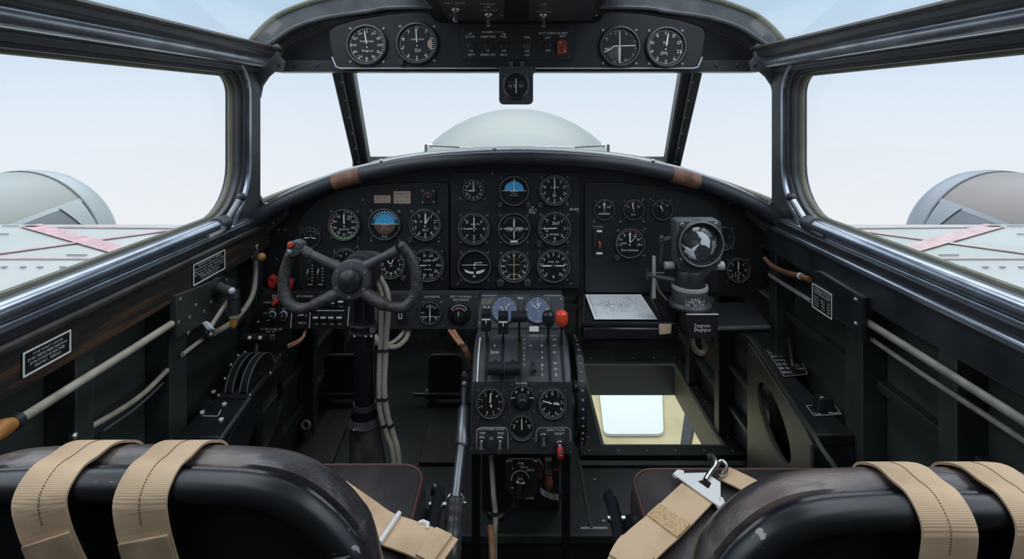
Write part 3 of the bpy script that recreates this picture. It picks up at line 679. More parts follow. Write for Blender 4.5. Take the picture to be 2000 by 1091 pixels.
def bank(m, r, z):
    m.quad((-.82*r,.08*r),(.82*r,.08*r), .035*r, z+.0003, 'mark'); m.face([(-.66*r,-.2*r),(-.3*r,-.34*r),(-.06*r,-.36*r),(-.06*r,-.5*r),(-.35*r,-.48*r),(-.6*r,-.36*r)], z, 'mark'); m.face([(.66*r,-.2*r),(.3*r,-.3*r),(.1*r,-.34*r),(.1*r,-.5*r),(.35*r,-.48*r),(.6*r,-.36*r)], z, 'mark')
    m.quad((0,.22*r),(.5*r,.24*r), .05*r, z, 'mark'); m.text('ID', 0, -.65*r, .16*r, z, 'mark')
gauge('turn_and_bank_indicator', 'black dial with a white horizontal line over two pale blocks, bottom row', PF, 927, 519, 30, nt=0, needles=((0,.2,.12),), extra=bank)
def course(m, r, z):
    m.quad((0,-.78*r),(0,.78*r), .045*r, z+.0004, 'mark_yellow'); m.quad((-.4*r,.1*r),(.4*r,.1*r), .05*r, z+.0003, 'mark_tan'); m.quad((-.22*r,-.55*r),(.22*r,-.55*r), .04*r, z+.0003, 'mark_yellow'); m.arc(.52*r, 0, 360, .025*r, z, 'rim_grey', 30)
gauge('course_indicator', 'black compass dial with a yellow course bar and two knobs, bottom row', PF, 1004, 519, 29, ['N','3','6','E','12','15','S','21','24','W','30','33'], 0, 360, 72, 6, (), extra=course, knob=((-.9,-1.05,.24),(.9,-1.05,.24)), nr=.72, ns=.17)
gauge('fuel_pressure_gauge', 'black dial with white bar hands at three and nine, bottom row by the plate edge', PF, 1081, 518, 30, ['0','1','2','3','4','5','6','7','8','9','10'], -140, 140, 40, 4, ((-90,.85,.09),(90,.75,.08)), (('FUEL  PSI',0,.25,.12),('8',0,-.72,.2)), hub=False, nr=.72)
m = MB()
for (s, x, y, h) in (('UP',1040,403,4),('SET 30',1041,408,4),('PULL',1040,413,4),('BRAKE',1121,407,4)): m.text(s, *l2(x, y, MB1), h*pxs(MB1, x, y), D+.0003, 'mark')
fuse(pc.children[0], m)
# --- right-hand plate and the two dials beyond the sextant
R3 = 'small dials in a row on the plate behind the sextant'
def ammeter(red): return ((-60,60,.72,.05,'mark'),)
gauge('ammeter', 'small black ammeter with an upright needle, first of three from the middle plate', PF, 1180, 409, 19, ['0','','50','','60'], -60, 60, 10, 5, ((0,.8,.09),), (('AMPERES',0,-.42,.2),), ns=.26, nr=.55)
gauge('voltmeter', 'small black voltmeter with red end marks, second of three in a row', PF, 1237, 409, 19, ['0','','15','','30'], -60, 60, 10, 5, ((-12,.8,.09),), (('DC',0,-.5,.2),), ((-62,-50,.66,.12,'mark_red'),(50,62,.66,.12,'mark_red')), ns=.2, nr=.6)
gauge('oil_temperature_gauge', 'small dim dial with a short needle, nearest the sextant head in the row of three', PF, 1293, 409, 19, ['0','50','100'], -50, 50, 8, 4, ((-25,.55,.12),), (('C',.4,-.4,.16),), mk='mark_dim', ns=.22)
gauge('tachometer', 'black dial with a long white hand and red-ticked top below the small row of three', PF, 1230, 474, 27, ['5','10','15','20','25','30','35'], -100, 100, 30, 5, ((0,.8,.09),(42,.72,.03)), (('RPM',-.4,-.02,.13),('Revolutions',0,-.5,.17)), ((-25,60,.86,.05,'mark_red'),), knob=((-.95,-1.0,.2),), ns=.18)
t = thing('panel_switch', 'tall narrow black switch with white end labels, left of the red-ticked dial', 'switch', sub(PF, 1168, 471)); k = pxs(PF, 1168, 471)
m = MB(); m.prism(rrect(-9*k,-27*k,9*k,27*k,1.5*k,2), 0, .005, 'bezel'); m.build('plate', t, bev=.001)
m = MB(); m.prism(rrect(-2*k,-16*k,6*k,17*k,1.5*k,2), .0051, .0055, 'slot'); m.quad((-3*k,21*k),(7*k,21*k),4*k,.0056,'mark'); m.quad((-4*k,-22*k),(8*k,-22*k),4*k,.0056,'mark'); m.text('DOWN',0,29*k,4*k,.0005,'mark_dim'); m.build('scale', t)
m = MB(); m.cyl((2*k,0,.004),(2*k,-3*k,.016), .0028, 'mark_red', 10); m.cyl((2*k,-9*k,.004),(2*k,-9*k,.010), .003, 'steel', 10); m.build('lever', t)
gauge('oxygen_gauge', 'dim black dial half hidden behind the sextant head', MB1, 1410, 465, 22, ['0','1','2','3','4'], -150, 150, 20, 5, ((-20,.6,.07),), mk='mark_dim')
gauge('cylinder_gauge', 'black dial with tally marks beside the pale knob of the sextant', MB1, 1441, 527, 22, ['0','1','2','3','4','5','6','7'], 0, 315, 21, 3, ((2,.75,.09),), (('| //',0,-.35,.3),), ns=.22)

# ================================================================== OVERHEAD PANEL
YO = 1.21; MO = FP(1010, 95, YO)
po = [(668,134),(660,131),(652,112),(646,72),(648,60),(658,53),(700,40),(760,30),(825,24),(842,26),(852,40),(862,45)]
po = po+[(2*AX-x, y) for x, y in po[::-1]]
ov = plate('overhead_instrument_plate', 'wide black overhead instrument panel above the windscreen', po, MO, YO, .012, screws=())
m = MB(); m.tube([(*l2(x, y, MO), .012) for x, y in ((652,112),(660,131),(668,134),(972,134))], .0016, 'pale_metal', 6); m.tube([(*l2(x, y, MO), .012) for x, y in ((1042,134),(1352,134),(1360,131),(1368,112))], .0016, 'pale_metal', 6); m.build('edge_strip', ov)
OF = MO.copy(); OF.translation += V((0,-.012,0))
gauge('overhead_gauge', 'black numeral dial at the outer end of the overhead panel above the yoke side post', OF, 717, 88, 36, ['0','20','45','100','15','30','10','24','40','200','120','60'], 0, 360, 48, 4, ((-9,.85,.06),), (('FLAP ANGLE',0,.2,.09),('Degrees',.05,-.3,.12)), nr=.72, ns=.15)
def stain(m, r, z): m.face([(x*r*.1+.68*r, y*r*.18-.02*r) for x, y in circ(1.4,8)], z+.0002, 'mark_tan')
gauge('overhead_gauge', 'black numeral dial with a tan stain at three o\'clock, on the overhead panel', OF, 815, 85, 37, ['0','1','2','3','4','5','6','7','8','9'], 0, 360, 50, 5, ((-5,.86,.06),), (('CABIN HIGH',0,.22,.09),('120',.05,-.36,.18)), extra=stain, knob=((-.8,-.98,.15),), nr=.76)
def cross(m, r, z):
    m.face([pol(180+90*i/8, r*.8) for i in range(9)]+[(0,0)], z, 'olive_part'); m.quad((0,-.9*r),(0,.85*r),.05*r,z+.0003,'mark'); m.quad((-.35*r,.02*r),(.85*r,.06*r),.05*r,z+.0003,'mark'); m.line([(-.85*r,-.3*r),(-.5*r,-.15*r),(-.32*r,.02*r)],.05*r,z+.0003,'mark'); m.quad((-.5*r,-.15*r),(-.82*r,-.12*r),.04*r,z+.0003,'mark'); m.face([(-.1*r,-.05*r),(.08*r,-.05*r),(.03*r,-.8*r),(-.06*r,-.8*r)],z+.0002,'mark_dim')
gauge('overhead_gauge', 'olive-tinted dial with white crosshairs on the overhead panel', OF, 1210, 91, 36, ['0','2','4','','','6','8'], -60, 200, 40, 4, (), extra=cross, mk='mark_dim', nr=.78)
gauge('overhead_gauge', 'plain black numeral dial at the outer end of the overhead panel above the sextant', OF, 1300, 92, 36, ['0','15','17','22','6','0','3','9','10','8'], 0, 360, 60, 6, ((10,.82,.07),), (('ELC',0,.25,.12),('(30)',-.1,-.32,.17)), nr=.76, ns=.19)
sp_ = thing('switchboard', 'flat overhead switch plate with five small knobs and a red-capped lamp', 'switch panel', sub(OF, 1010, 85)); k = pxs(OF, 1010, 85); SM = sp_.matrix_world
q = [l2(x, y, SM) for x, y in ((896,57),(1124,57),(1117,117),(903,117))]
m = MB(); m.prism(q, 0, .003, 'panel_black'); m.ring(q, [(x*.99, y*.965) for x, y in q], .003, .0034, 'bezel')
for (x, y) in ((903,62),(1115,62),(907,111),(1111,111)): m.screw(*l2(x, y, SM), .003, .003, 'gun_grey')
m.build('plate', sp_)
m = MB()
for (s, x, y, h) in (('LH',919,66,4),('DOOR',919,72,4),('POWER',952,63,4),('WINDOWS',953,72,4),('VB',984,67,4),('FUEL',984,72,4),('ON',1029,73,5),('BATT LIGHTS',1070,65,4),('KEY',1070,74,4),('ALARM',1098,65,4),('TEST',1098,71,4),('ON',920,99,4),('SHUT',921,107,4),('UP',953,99,4),('WINDOWS',953,107,4),('ON',984,99,4),('BAG',984,107,4),('OFF',1029,100,4),('OFF',1029,108,4),('OFF',1070,99,4)): m.text(s, *l2(x, y, SM), h*k, .0036, 'mark')
m.quad(l2(962,63,SM), l2(985,63,SM), .0008, .0036, 'mark_dim'); fuse(sp_.children[0], m)
for (x, y, r, c) in ((920,90,7,'bezel'),(953,90,7,'bezel'),(984,90,7,'bezel'),(1029,90,7.5,'gun_grey'),(1070,89,6.5,'bezel')):
    m = MB(); m.lathe([(r*k,.003),(r*k,.007),(r*k*.7,.008),(r*k*.65,.012),(1e-6,.012)], c, 16, (*l2(x, y, SM), 0)); m.arc(r*k*.9, -70, 70, .0007, .0075, 'rim_grey') if False else None; m.build('knob', sp_)
m = MB(); m.prism([( l2(1097,92,SM)[0]+x, l2(1097,92,SM)[1]+y) for x, y in rrect(-10*k,-16*k,10*k,16*k,(5*k,5*k,9*k,9*k),5)], .003, .013, 'red_lamp', .85)
for (dx, dy) in ((-4,8),(5,-9)): m.ball((l2(1097,92,SM)[0]+dx*k, l2(1097,92,SM)[1]+dy*k, .0135), .0016, 'mark', 1, 8)
m.build('lamp_cap', sp_, bev=.002)
# compass hanging below
Yc = 1.19; MC = FP(1008, 168, Yc); k = Yc/F
cp = thing('compass', 'square black compass hanging under the middle of the overhead panel', 'compass', MC)
m = MB(); m.prism(rrect(-33*k,-36*k,33*k,38*k,(9*k,9*k,3*k,3*k),4), -.02, .012, 'gun_grey'); m.build('housing', cp, bev=.002)
m = MB(); m.lathe([(27*k,.012),(27*k,.016),(25*k,.018),(22*k,.016),(21*k,.013)], 'bezel', 32, caps=False); m.arc(26*k,-60,60,.0012,.0183,'rim_grey') ; m.arc(26*k,110,150,.0012,.0183,'rim_grey'); m.arc(26*k,210,250,.0012,.0183,'rim_grey')
for a in (45,135,225,315): m.screw(*pol(a, 31*k), .012, .0022)
m.build('bezel', cp)
m = MB(); m.lathe([(21*k,.012),(21*k,.0128),(1e-6,.0128)], 'dial', 28); m.text('N 33 W', 0, 0, 7*k, .0131, 'mark_dim', 28*k)
for i in range(-4, 5): m.quad((i*4*k,6*k),(i*4*k,9*k),.0006,.0131,'mark_dim')
m.build('dial', cp); m = MB(); m.quad((0,-14*k),(0,14*k),1.6*k,.0136,'mark'); m.build('lubber_line', cp)
m = MB(); m.tube([(34*k,40*k,-.005),(37*k,34*k,-.005),(33*k,24*k,-.005)], .002, 'gun_grey', 8); m.cyl((-10*k,36*k,-.005),(-10*k,48*k,-.005),.006,'gun_grey'); m.cyl((12*k,36*k,-.005),(12*k,48*k,-.005),.006,'gun_grey'); m.build('mount', cp)
# sloping switch box on the roof spine
A, B_, C_, D_ = W(868,44,1.17), W(1152,44,1.17), W(1206,-26,.98), W(806,-26,.98)
ob = thing('overhead_switch_box', 'grey sloping roof box carrying three bright toggle switches', 'switch box', frame((A+B_+C_+D_)/4, (1,0,0), ((C_+D_)/2-(A+B_)/2)))
OB = ob.matrix_world
m = MB(); q = [tuple((OB.inverted()@p).xy) for p in (A, B_, C_, D_)]; m.prism(q, -.05, 0, 'panel_black'); m.build('housing', ob, bev=.003)
for x0, x1 in ((860,985),(1032,1170)):
    m = MB(); q = [l2(x, y, OB) for x, y in ((x0+14 if x0 < 900 else x0,38),(x1-14 if x0 > 900 else x1,38),(x1,-20),(x0-14 if x0 < 900 else x0,-20))]; m.prism(q, 0, .002, 'panel_grey')
    for (x, y) in ((x0+20,28),(x1-6,28)): m.screw(*l2(x, y, OB), .002, .003)
    m.build('cover_plate', ob)
m = MB()
for (s, x, y, h) in (('NAV TAXI',888,4,4),('TAXI LT',952,6,4),('OFF',952,12,4),('ON',944,18,4),('ON',966,18,4),('OFF',1062,6,4),('ON',1052,21,4),('OFF',1070,21,4)): m.text(s, *l2(x, y, OB), h*.0015, .0024, 'mark')
fuse(ob.children[0], m)
for (x, y) in ((890,17),(954,27),(1061,28)):
    m = MB(); p = V((*l2(x, y, OB), .002)); m.lathe([(.0095,0),(.0095,.002),(.008,.004),(.006,.005)], 'steel', 12, tuple(p)); dn = (OB.to_3x3().inverted()@V((0,-.3,-1))).normalized()
    m.tube([p, p+dn*.014, p+dn*.027], [.0035,.0042,.005], 'steel', 12); m.build('toggle_switch', ob)
# ================================================================== SUB-PANELS UNDER THE BOARD
YS = 1.135; MS = FP(835, 607, YS); ks = YS/F
spn = thing('sub_panel', 'dark grey strip panel under the board between yoke column and throttle pedestal', 'instrument panel', MS)
m = MB(); m.prism([l2(x, y, MS) for x, y in ((690,573),(936,573),(934,642),(690,642))], -.02, 0, 'panel_grey')
for (x, y) in ((789,579),(866,636),(929,579)): m.screw(*l2(x, y, MS), 0, .0022)
m.build('plate', spn, bev=.002)
m = MB()
for (s, x, y, h, w) in (('GYRO PRESSURE',844,579,4,30),('EFFECT YOUR PICKING',900,579,4,42),('VIDEO BILINGS',900,585,4,32),('L',827,589,3,3),('M',862,589,3,4)): m.text(s, *l2(x, y, MS), h*ks, .0004, 'mark', w*ks)
m.ring([l2(x, y, MS) for x, y in ((692,600),(735,600),(735,638),(692,638))], [l2(x, y, MS) for x, y in ((693,601),(734,601),(734,637),(693,637))], 0, .0003, 'mark_dim')
fuse(spn.children[0], m)
m = MB(); c = l2(783,614,MS); m.prism(rrect(c[0]-8*ks,c[1]-14*ks,c[0]+8*ks,c[1]+15*ks,2*ks,2), 0, .006, 'bezel'); m.ring(rrect(c[0]-3.5*ks,c[1]-6*ks,c[0]+3.5*ks,c[1]+8*ks,1*ks,2), rrect(c[0]-2*ks,c[1]-4.5*ks,c[0]+2*ks,c[1]+6.5*ks,1*ks,2), .0055, .0075, 'mark'); m.build('rocker_switch', spn)
def drift(m, r, z): m.quad((0,-.75*r),(0,.8*r),.12*r,z+.0002,'mark_dim'); m.quad((-.85*r,-.35*r),(.85*r,-.35*r),.05*r,z+.0002,'mark'); m.text('10 20', 0,.6*r,.22*r,z+.0004,'mark'); m.text('OUT',-.55*r,-.5*r,.16*r,z,'mark'); m.text('IN',.55*r,-.5*r,.16*r,z,'mark')
gauge('gyro_pressure_gauge', 'round dial with upright white bar on the grey strip panel beside the yoke', MS, 840, 610, 21, ['','20','','','','','40',''], 0, 360, 24, 3, ((180,.8,.08),), extra=drift, ns=.2, flange=False, hub=False)
t = thing('selector_knob', 'black pointer knob with a red and white arc scale on the grey strip panel', 'selector knob', sub(MS, 897, 612))
m = MB(); r = 23*ks; m.lathe([(r,0),(r,.002),(r*.95,.003),(1e-6,.003)], 'dial', 32); m.arc(r*.78,-55,55,.0012,.0035,'mark'); m.arc(r*.55,-60,55,.0016,.0035,'mark_red'); m.arc(r*.50,-40,60,.0008,.0035,'mark')
for a in range(-50,51,12): m.quad(pol(a,r*.7),pol(a,r*.8),.0009,.0035,'mark')
m.line([pol(55,r*.8),pol(60,r*.5)],.001,.0035,'mark'); m.line([pol(-55,r*.8),pol(-62,r*.55)],.001,.0035,'mark'); m.build('scale', t)
m = MB(); m.lathe([(r*.42,.003),(r*.42,.012),(r*.34,.016),(1e-6,.016)], 'black_knob', 20, (0,-.2*r,0)); m.prism([(-r*.16,-.3*r),(r*.16,-.3*r),(r*.06,.42*r),(-r*.06,.42*r)], .003, .019, 'black_knob'); m.quad((0,.05*r),(0,.42*r),.0018,.0195,'mark'); m.build('knob', t)
# switch bank left of the column
MSB = FP(600, 607, YS)
bk = thing('switch_bank', 'black switch bank with white dividing lines below the yoke rim', 'switches', MSB)
m = MB(); m.prism([l2(x, y, MSB) for x, y in ((510,573),(690,573),(690,642),(572,642),(555,690),(472,690),(500,610))], -.02, 0, 'panel_black'); m.build('plate', bk, bev=.002)
m = MB()
for a, b in (((570,609),(568,640)),((606,609),(604,640)),((682,598),(679,636)),((618,606),(672,606))): m.quad(l2(*a,MSB), l2(*b,MSB), .0018, .0004, 'mark')
for (s, x, y, h, w) in (('MASTER',541,577,4,18),('FUEL SHUT',544,582,4,22),('STARTERS',523,590,3.5,16),('AT SUNDRIES',596,578,4,34),('LAMP',532,603,3.5,12),('VENT',556,603,3.5,9),('MIN',526,625,3,8),('MIN',553,625,3,8),('OFF',518,611,3,6),('NO STEP ON HEEL LINE',530,642,4,42),('AF 27',529,647,4,18),('HANDRAIL',525,654,4,26),('DC 1',527,660,5,16),('SEARCH',590,630,4,15),('OFF',618,632,4,8),('TAXI',633,632,4,8),('LAND',648,632,4,8),('NAV',664,632,4,8),('CAB',649,597,4,8),('KEY',667,598,4,8)): m.text(s, *l2(x, y, MSB), h*ks, .0004, 'mark', w*ks)
m.line([l2(*p, MSB) for p in ((581,617),(598,617),(598,611))], .001, .0004, 'mark'); fuse(bk.children[0], m)
def knob_at(par, M, x, y, r, mt, h=.01, ring=None, nm='knob', w0=0):
    k = pxs(M, x, y); c = l2(x, y, M); m = MB(); m.lathe([(r*k,w0),(r*k,w0+h*.7),(r*k*.8,w0+h),(1e-6,w0+h)], mt, 16, (*c, 0))
    if ring: m.lathe([(r*k*1.25,w0),(r*k*1.25,w0+.0012),(r*k*1.0,w0+.0012)], ring, 20, (*c, 0), caps=False)
    m.quad((c[0], c[1]), (c[0]+r*k*.6, c[1]+r*k*.6), .0009, w0+h+.0003, 'mark'); return m.build(nm, par)
knob_at(bk, MSB, 539, 588, 5.5, 'red', .012, nm='push_button'); knob_at(bk, MSB, 532, 614, 6, 'black_knob', .012, 'mark'); knob_at(bk, MSB, 554, 614, 6, 'black_knob', .012, 'mark')
for (x, y) in ((618,621),(633,621),(648,621),(664,621),(649,592),(667,590),(590,615),(633,592)):
    c = l2(x, y, MSB); m = MB(); m.prism(rrect(c[0]-5.5*ks,c[1]-4*ks,c[0]+5.5*ks,c[1]+5*ks,.001,2), 0, .005, 'bezel'); m.box(c[0]-5*ks,c[0]+5*ks,c[1]+1.5*ks,c[1]+4.5*ks,.005,.0065,'mark'); m.build('rocker_switch', bk)
for (x, y) in ((505,628),(487,666)): m = MB(); m.ball((*l2(x, y, MSB), .002), .0035, 'steel', 1, 10); m.build('bolt', bk)

# ================================================================== CONTROL COLUMN AND YOKE
YC = 1.03; xc = W(712, 600, YC).x
col = thing('control_column', 'black yoke control column with leather boot in front of the port seat', 'control column', frame((xc, YC, 0)))
cm = col.matrix_world.inverted()
m = MB(); m.M = cm; z = lambda y, Y=YC: ZC-(y-CY)*Y/F
m.tube([(xc,YC,z(828)),(xc,YC,z(760)),(xc-.001,YC,z(640)),(xc-.003,YC,z(565))], [.0195,.0205,.0205,.021], 'gloss_black', 24)
m.tube([(xc,YC,z(795)),(xc,YC,z(785))],[.022,.022],'frame_black',24); m.build('tube', col)
m = MB(); m.M = cm
for y in (628, 642): m.tube([(xc-.026,YC-.01,z(y)),(xc-.02,YC-.022,z(y+1)),(xc,YC-.026,z(y+2)),(xc+.024,YC-.02,z(y)),(xc+.045,YC-.014,z(y-6))], .0032, 'frame_black', 8)
m.tube([(xc-.001,YC,z(644)),(xc-.001,YC,z(626))],[.0235,.0235],'frame_black',20); m.cyl((xc+.024,YC-.03,z(632)),(xc+.024,YC-.02,z(632)),.006,'steel'); 
for i in range(4): m.ball((xc-.012+.011*i,YC-.0255,z(645)),.0025,'mark',1,6)
m.build('clamp', col)
m = MB(); m.M = cm; hs = []; n = 40
prof = [(810,.026),(822,.030),(832,.0285),(842,.031),(860,.030),(880,.035),(905,.034),(935,.042),(990,.048),(1100,.06)]
vs = []
for i, (y, r) in enumerate(prof):
    for kx in range(n):
        a = 2*PI*kx/n; rr2 = r*(1+(.06*math.sin(3*a+i*1.3)+.045*math.sin(7*a-i*.9))*(min(i,6)/6)); vs.append((xc+.006*(i/9)+rr2*math.cos(a), YC+rr2*math.sin(a), max(.002, z(y))))
m.add(vs, [[i*n+k, i*n+(k+1) % n, (i+1)*n+(k+1) % n, (i+1)*n+k] for i in range(len(prof)-1) for k in range(n)], 'boot_leather'); m.build('boot', col, sub=1)
m = MB(); m.M = cm; m.tube([(xc+.0305*math.cos(a),YC+.0305*math.sin(a),z(823)) for a in [2*PI*i/24 for i in range(24)]], .0025, 'frame_black', 8, True); m.box(xc-.012,xc-.002,YC-.036,YC-.028,z(832),z(818),'steel'); m.build('boot_strap', col)
YH = .945
hub = W(688, 545, YH)
YM = frame(hub, (1,0,0), (0,.16,1)); yk = thing('control_yoke', 'worn black two-horned control yoke with a red button on one horn', 'control yoke', YM)
kh = YH/F
def yp(x, y, w=0): p = l2(x, y, YM); return V((p[0], p[1], w))
m = MB(); m.M = YM.inverted(); m.tube([hub+V((0,.004,0)), V((xc+.001,YH+.05,hub.z+.004)), V((xc,YC,hub.z+.002))], [.032,.03,.026], 'gun_grey', 24)
for i in range(3): m.tube([hub+V((.004,.02+.012*i,.001)), hub+V((.004,.026+.012*i,.001))], [.0375,.0375], 'gun_grey', 28)
m.tube([V((xc,YC,hub.z-.05)),V((xc,YC,hub.z+.02))],[.028,.03],'gun_grey',24); m.build('shaft', yk)
m = MB(); m.lathe([(37*kh,-.012),(38.5*kh,-.004),(38.5*kh,.006),(36*kh,.010),(24*kh,.012),(22*kh,.012)], 'gun_grey', 40); m.lathe([(24*kh,.010),(24*kh,.014),(22*kh,.017),(20*kh,.0225),(14*kh,.026),(1e-6,.027)], 'black_knob', 36)
for a in range(0,360,60): m.screw(*pol(a+2, 31*kh), .0105, .0026)
m.build('hub', yk)
def rim(pts, rad): return spline([yp(x, y, w) for x, y, w in pts], 6)
Lp = [(577,480,.004),(566,500,.002),(558,525,0),(554,550,0),(557,575,0),(567,593,.002),(585,601,.004),(606,598,.006),(632,586,.004),(662,571,0)]
Rp = [(787,480,.004),(799,497,.002),(810,522,0),(814,548,0),(811,573,0),(800,591,.002),(785,599,.004),(762,596,.006),(735,585,.004),(712,571,0)]
for P, nm in ((Lp,'grip'),(Rp,'grip')):
    q = rim(P, 0); n = len(q); m = MB(); m.tube(q, [.0085+.0025*math.sin(PI*min(1,i/n*1.2)) if i < n*.8 else .0112 for i in range(n)], 'grip', 14); m.ball(q[0], .009, 'grip'); m.build(nm, yk)
for (x0, y0, x1, y1) in ((664,523,590,487),(712,520,778,488)):
    m = MB(); m.tube([yp(x0,y0,0), yp(x0*.6+x1*.4,y0*.6+y1*.4,.002), yp(x1,y1,.004)], [.0095,.0085,.0085], 'gun_grey', 14); m.tube([yp(x0*.25+x1*.75,y0*.25+y1*.75,.003),yp(x1,y1,.004)],[.0098,.0105],'grip',14); m.build('spoke', yk)
m = MB(); q = [yp(x, y) for x, y in ((560,490),(572,469),(585,465),(597,471),(599,484),(590,500),(574,505))]; m.prism([(p.x, p.y) for p in q], -.008, .014, 'grip', .92); sh_ = m.build('switch_head', yk, bev=.004, seg=3)
m = MB(); p = yp(575,476); m.lathe([(.0068,.013),(.0068,.016),(.006,.0165)], 'gun_grey', 16, (p.x,p.y,0)); m.lathe([(.0055,.015),(.0055,.019),(.004,.0205),(1e-6,.0205)], 'red', 14, (p.x,p.y,0)); m.build('push_button', sh_, label='red push button')
m = MB(); p = yp(573,490); m.lathe([(.005,.013),(.005,.017),(1e-6,.018)], 'screw', 12, (p.x,p.y,0)); m.build('push_button', sh_, label='grey push button')
# rope cables clamped to the column
def rope(name, label, pts, r, mt='rope', cat='cable', group=None, ties=(), bands='frame_black'):
    q = spline(pts, 6); o = V(q[-1]); t = thing(name, label, cat, frame(o), group)
    m = MB(); m.M = t.matrix_world.inverted(); m.tube(q, r, mt, 10); m.build('cord', t)
    for i in ties:
        m = MB(); m.M = t.matrix_world.inverted(); k = int(i*(len(q)-2)); d = (q[k+1]-q[k]).normalized(); m.tube([q[k]-d*.003, q[k]+d*.003], r*1.25, bands, 10); m.build('tie', t)
    return t
YR = 1.0
rope('rope_cable', 'pale rope-covered cable down the column, on the column side of the pair', [W(735,545,YR+.03),W(745,575,YR),W(745,612,YR-.005),W(745,650,YR),W(742,700,YR+.01),W(741,760,YR+.01),W(744,810,YR+.015),W(757,850,YR+.02),W(770,905,YR+.02),V((W(780,940,YR+.02).x,YR+.03,.004))], .0052, ties=(.42,.62,.75))
rope('rope_cable', 'pale rope-covered cable down the column, on the pedestal side of the pair', [W(742,540,YR+.03),W(757,572,YR),W(758,612,YR-.005),W(755,650,YR),W(753,700,YR+.01),W(751,760,YR+.01),W(757,810,YR+.015),W(769,850,YR+.02),W(780,905,YR+.02),V((W(790,940,YR+.02).x,YR+.03,.004))], .0052, ties=(.42,.62,.75))
rope('rope_cable', 'pale rope cable looping from behind the column up to the grey strip panel', [W(732,650,YS-.01),W(736,662,YS-.03),W(752,676,YS-.04),W(775,676,YS-.03),W(792,662,YS-.01),W(800,643,YS+.02)], .0052)
rope('rope_cable', 'short pale rope cable above the longer loop beside the column', [W(730,662,YS-.01),W(740,672,YS-.02),W(760,671,YS-.03),W(778,660,YS-.01),W(792,643,YS+.02)], .0042)
for (i, lab) in enumerate(('copper wire under the strip panel, first of two tied beside the pedestal','copper wire tied beside the pedestal, nearer the throttle levers')):
    rope('copper_wire', lab, [W(877+i*8,643,1.14),W(890+i*7,662,1.12),W(905+i*5,680,1.11),W(914+i*4,698,1.12),W(919+i*3,715,1.16)], .0042, 'copper', 'wire', ties=(.45,))
for (i, lab) in enumerate(('orange wire arching out from under the switch bank, outer one','orange wire arching out from under the switch bank, inner one')):
    rope('orange_wire', lab, [W(597,642,1.15),W(594-i*2,656,1.13),W(583,668-i*4,1.12),W(562,678-i*4,1.11)], .0026, 'copper', 'wire')
# ================================================================== RUDDER PEDALS, HEEL BOARDS
for (x, lab) in ((666,'dark rudder pedal half behind the control column'),(870,'dark rudder pedal beside the throttle pedestal')):
    Yp = 1.62; t = thing('rudder_pedal', lab, 'pedal', FP(x, 770, Yp)); k = Yp/F
    m = MB(); m.prism(rrect(-34*k,-4*k,34*k,78*k,(.004,.004,.02,.02),4), -.01, 0, 'rib_green'); m.build('plate', t, bev=.003)
    m = MB(); m.tube([(-40*k,-2*k,-.012),(40*k,-2*k,-.012)], .016, 'floor_green', 16); m.tube([(-62*k,0,0),(40*k,0,0)],.006,'gun_grey',10); m.build('toe_bar', t)
    m = MB(); m.tube([(-30*k,0,-.02),(-30*k,-.05,-.05),(-30*k,W(x,770,Yp).z*-1+.0,-.08)], .009, 'frame_black', 10); m.build('arm', t)
for (P, lab) in ((((556,905),(650,905),(690,800),(640,800)),'dark worn heel board on the floor left of the column boot'),(((818,905),(900,905),(905,830),(835,830)),'dark heel board on the floor between the column boot and the pedestal')):
    M0 = FLOORF(-.945); t = thing('heel_board', lab, 'floor board', sub(M0, P[0][0], P[0][1]))
    m = MB(); m.M = t.matrix_world.inverted()@M0; m.prism([l2(x, y, M0) for x, y in P], -.004, .004, 'board_track'); m.build('board', t, bev=.002)
# ================================================================== THROTTLE PEDESTAL
XP = W(1018, 600, 1.05).x
pd = thing('throttle_pedestal', 'black centre pedestal with quadrant slots, dials and switches', 'pedestal', frame((XP, 1.15, 0)))
PM = pd.matrix_world; PI_ = PM.inverted()
prof = [(1.24,-.424),(1.15,-.424),(1.118,-.486),(1.085,-.482),(1.06,-.476),(1.035,-.477),(1.01,-.484),(.985,-.499),(.968,-.518),(.962,-.524),(.945,-.643),(1.24,-.643)]
m = MB(); m.M = PI_@frame((XP,0,ZC), (0,1,0), (0,0,1)); 
m.prism(prof, -.0945, .0945, 'quad_black'); m.build('body', pd, bev=.0035, ang=30)
# faces of the pedestal
def face_frame(a, b): A = V((XP, a[0], ZC+a[1])); B = V((XP, b[0], ZC+b[1])); return frame((A+B)/2, (1,0,0), A-B)
FG = face_frame(prof[1], prof[2]); FL = face_frame(prof[9], prof[10])
m = MB(); m.M = PI_@FG; q = [l2(x, y, FG) for x, y in ((936,578),(1101,578),(1102,640),(933,640))]; m.prism(q, 0, .004, 'panel_grey')
for (x, y) in ((962,583),(1070,583),(1095,584),(937,630)): m.screw(*l2(x, y, FG), .004, .002)
m.text('YIELD', *l2(1016,582,FG), .004, .0044, 'mark'); m.text('- - - -', *l2(1016,583.5,FG), .002, .0044, 'mark_dim', .03)
for (s, x, y, h, c) in (('GT LN',951,586,5,'mark_yellow'),('ATTN',950,592,5,'mark_tan'),('D-E',951,601,6,'mark'),): m.text(s, *l2(x, y, FG), h*.00115, .0044, c)
m.build('gauge_panel', pd, bev=.001)
m = MB(); m.M = PI_@FL; q = [l2(x, y, FL) for x, y in ((924,745),(1117,745),(1119,884),(920,884))]; m.prism(q, 0, .004, 'lower_plate')
for (x, y) in ((934,760),(984,760),(934,812),(984,812),(1000,748),(1042,748),(997,800),(1042,800),(1056,760),(1104,760),(1056,812),(1104,812),(998,854),(1042,854),(1114,880),(921,873)): m.screw(*l2(x, y, FL), .004, .0022)
lowp = m.build('lower_plate', pd, bev=.001)
FLF = FL.copy(); FLF.translation += FL.col[2].to_3d()*.004
m = MB(); m.M = PI_@FLF
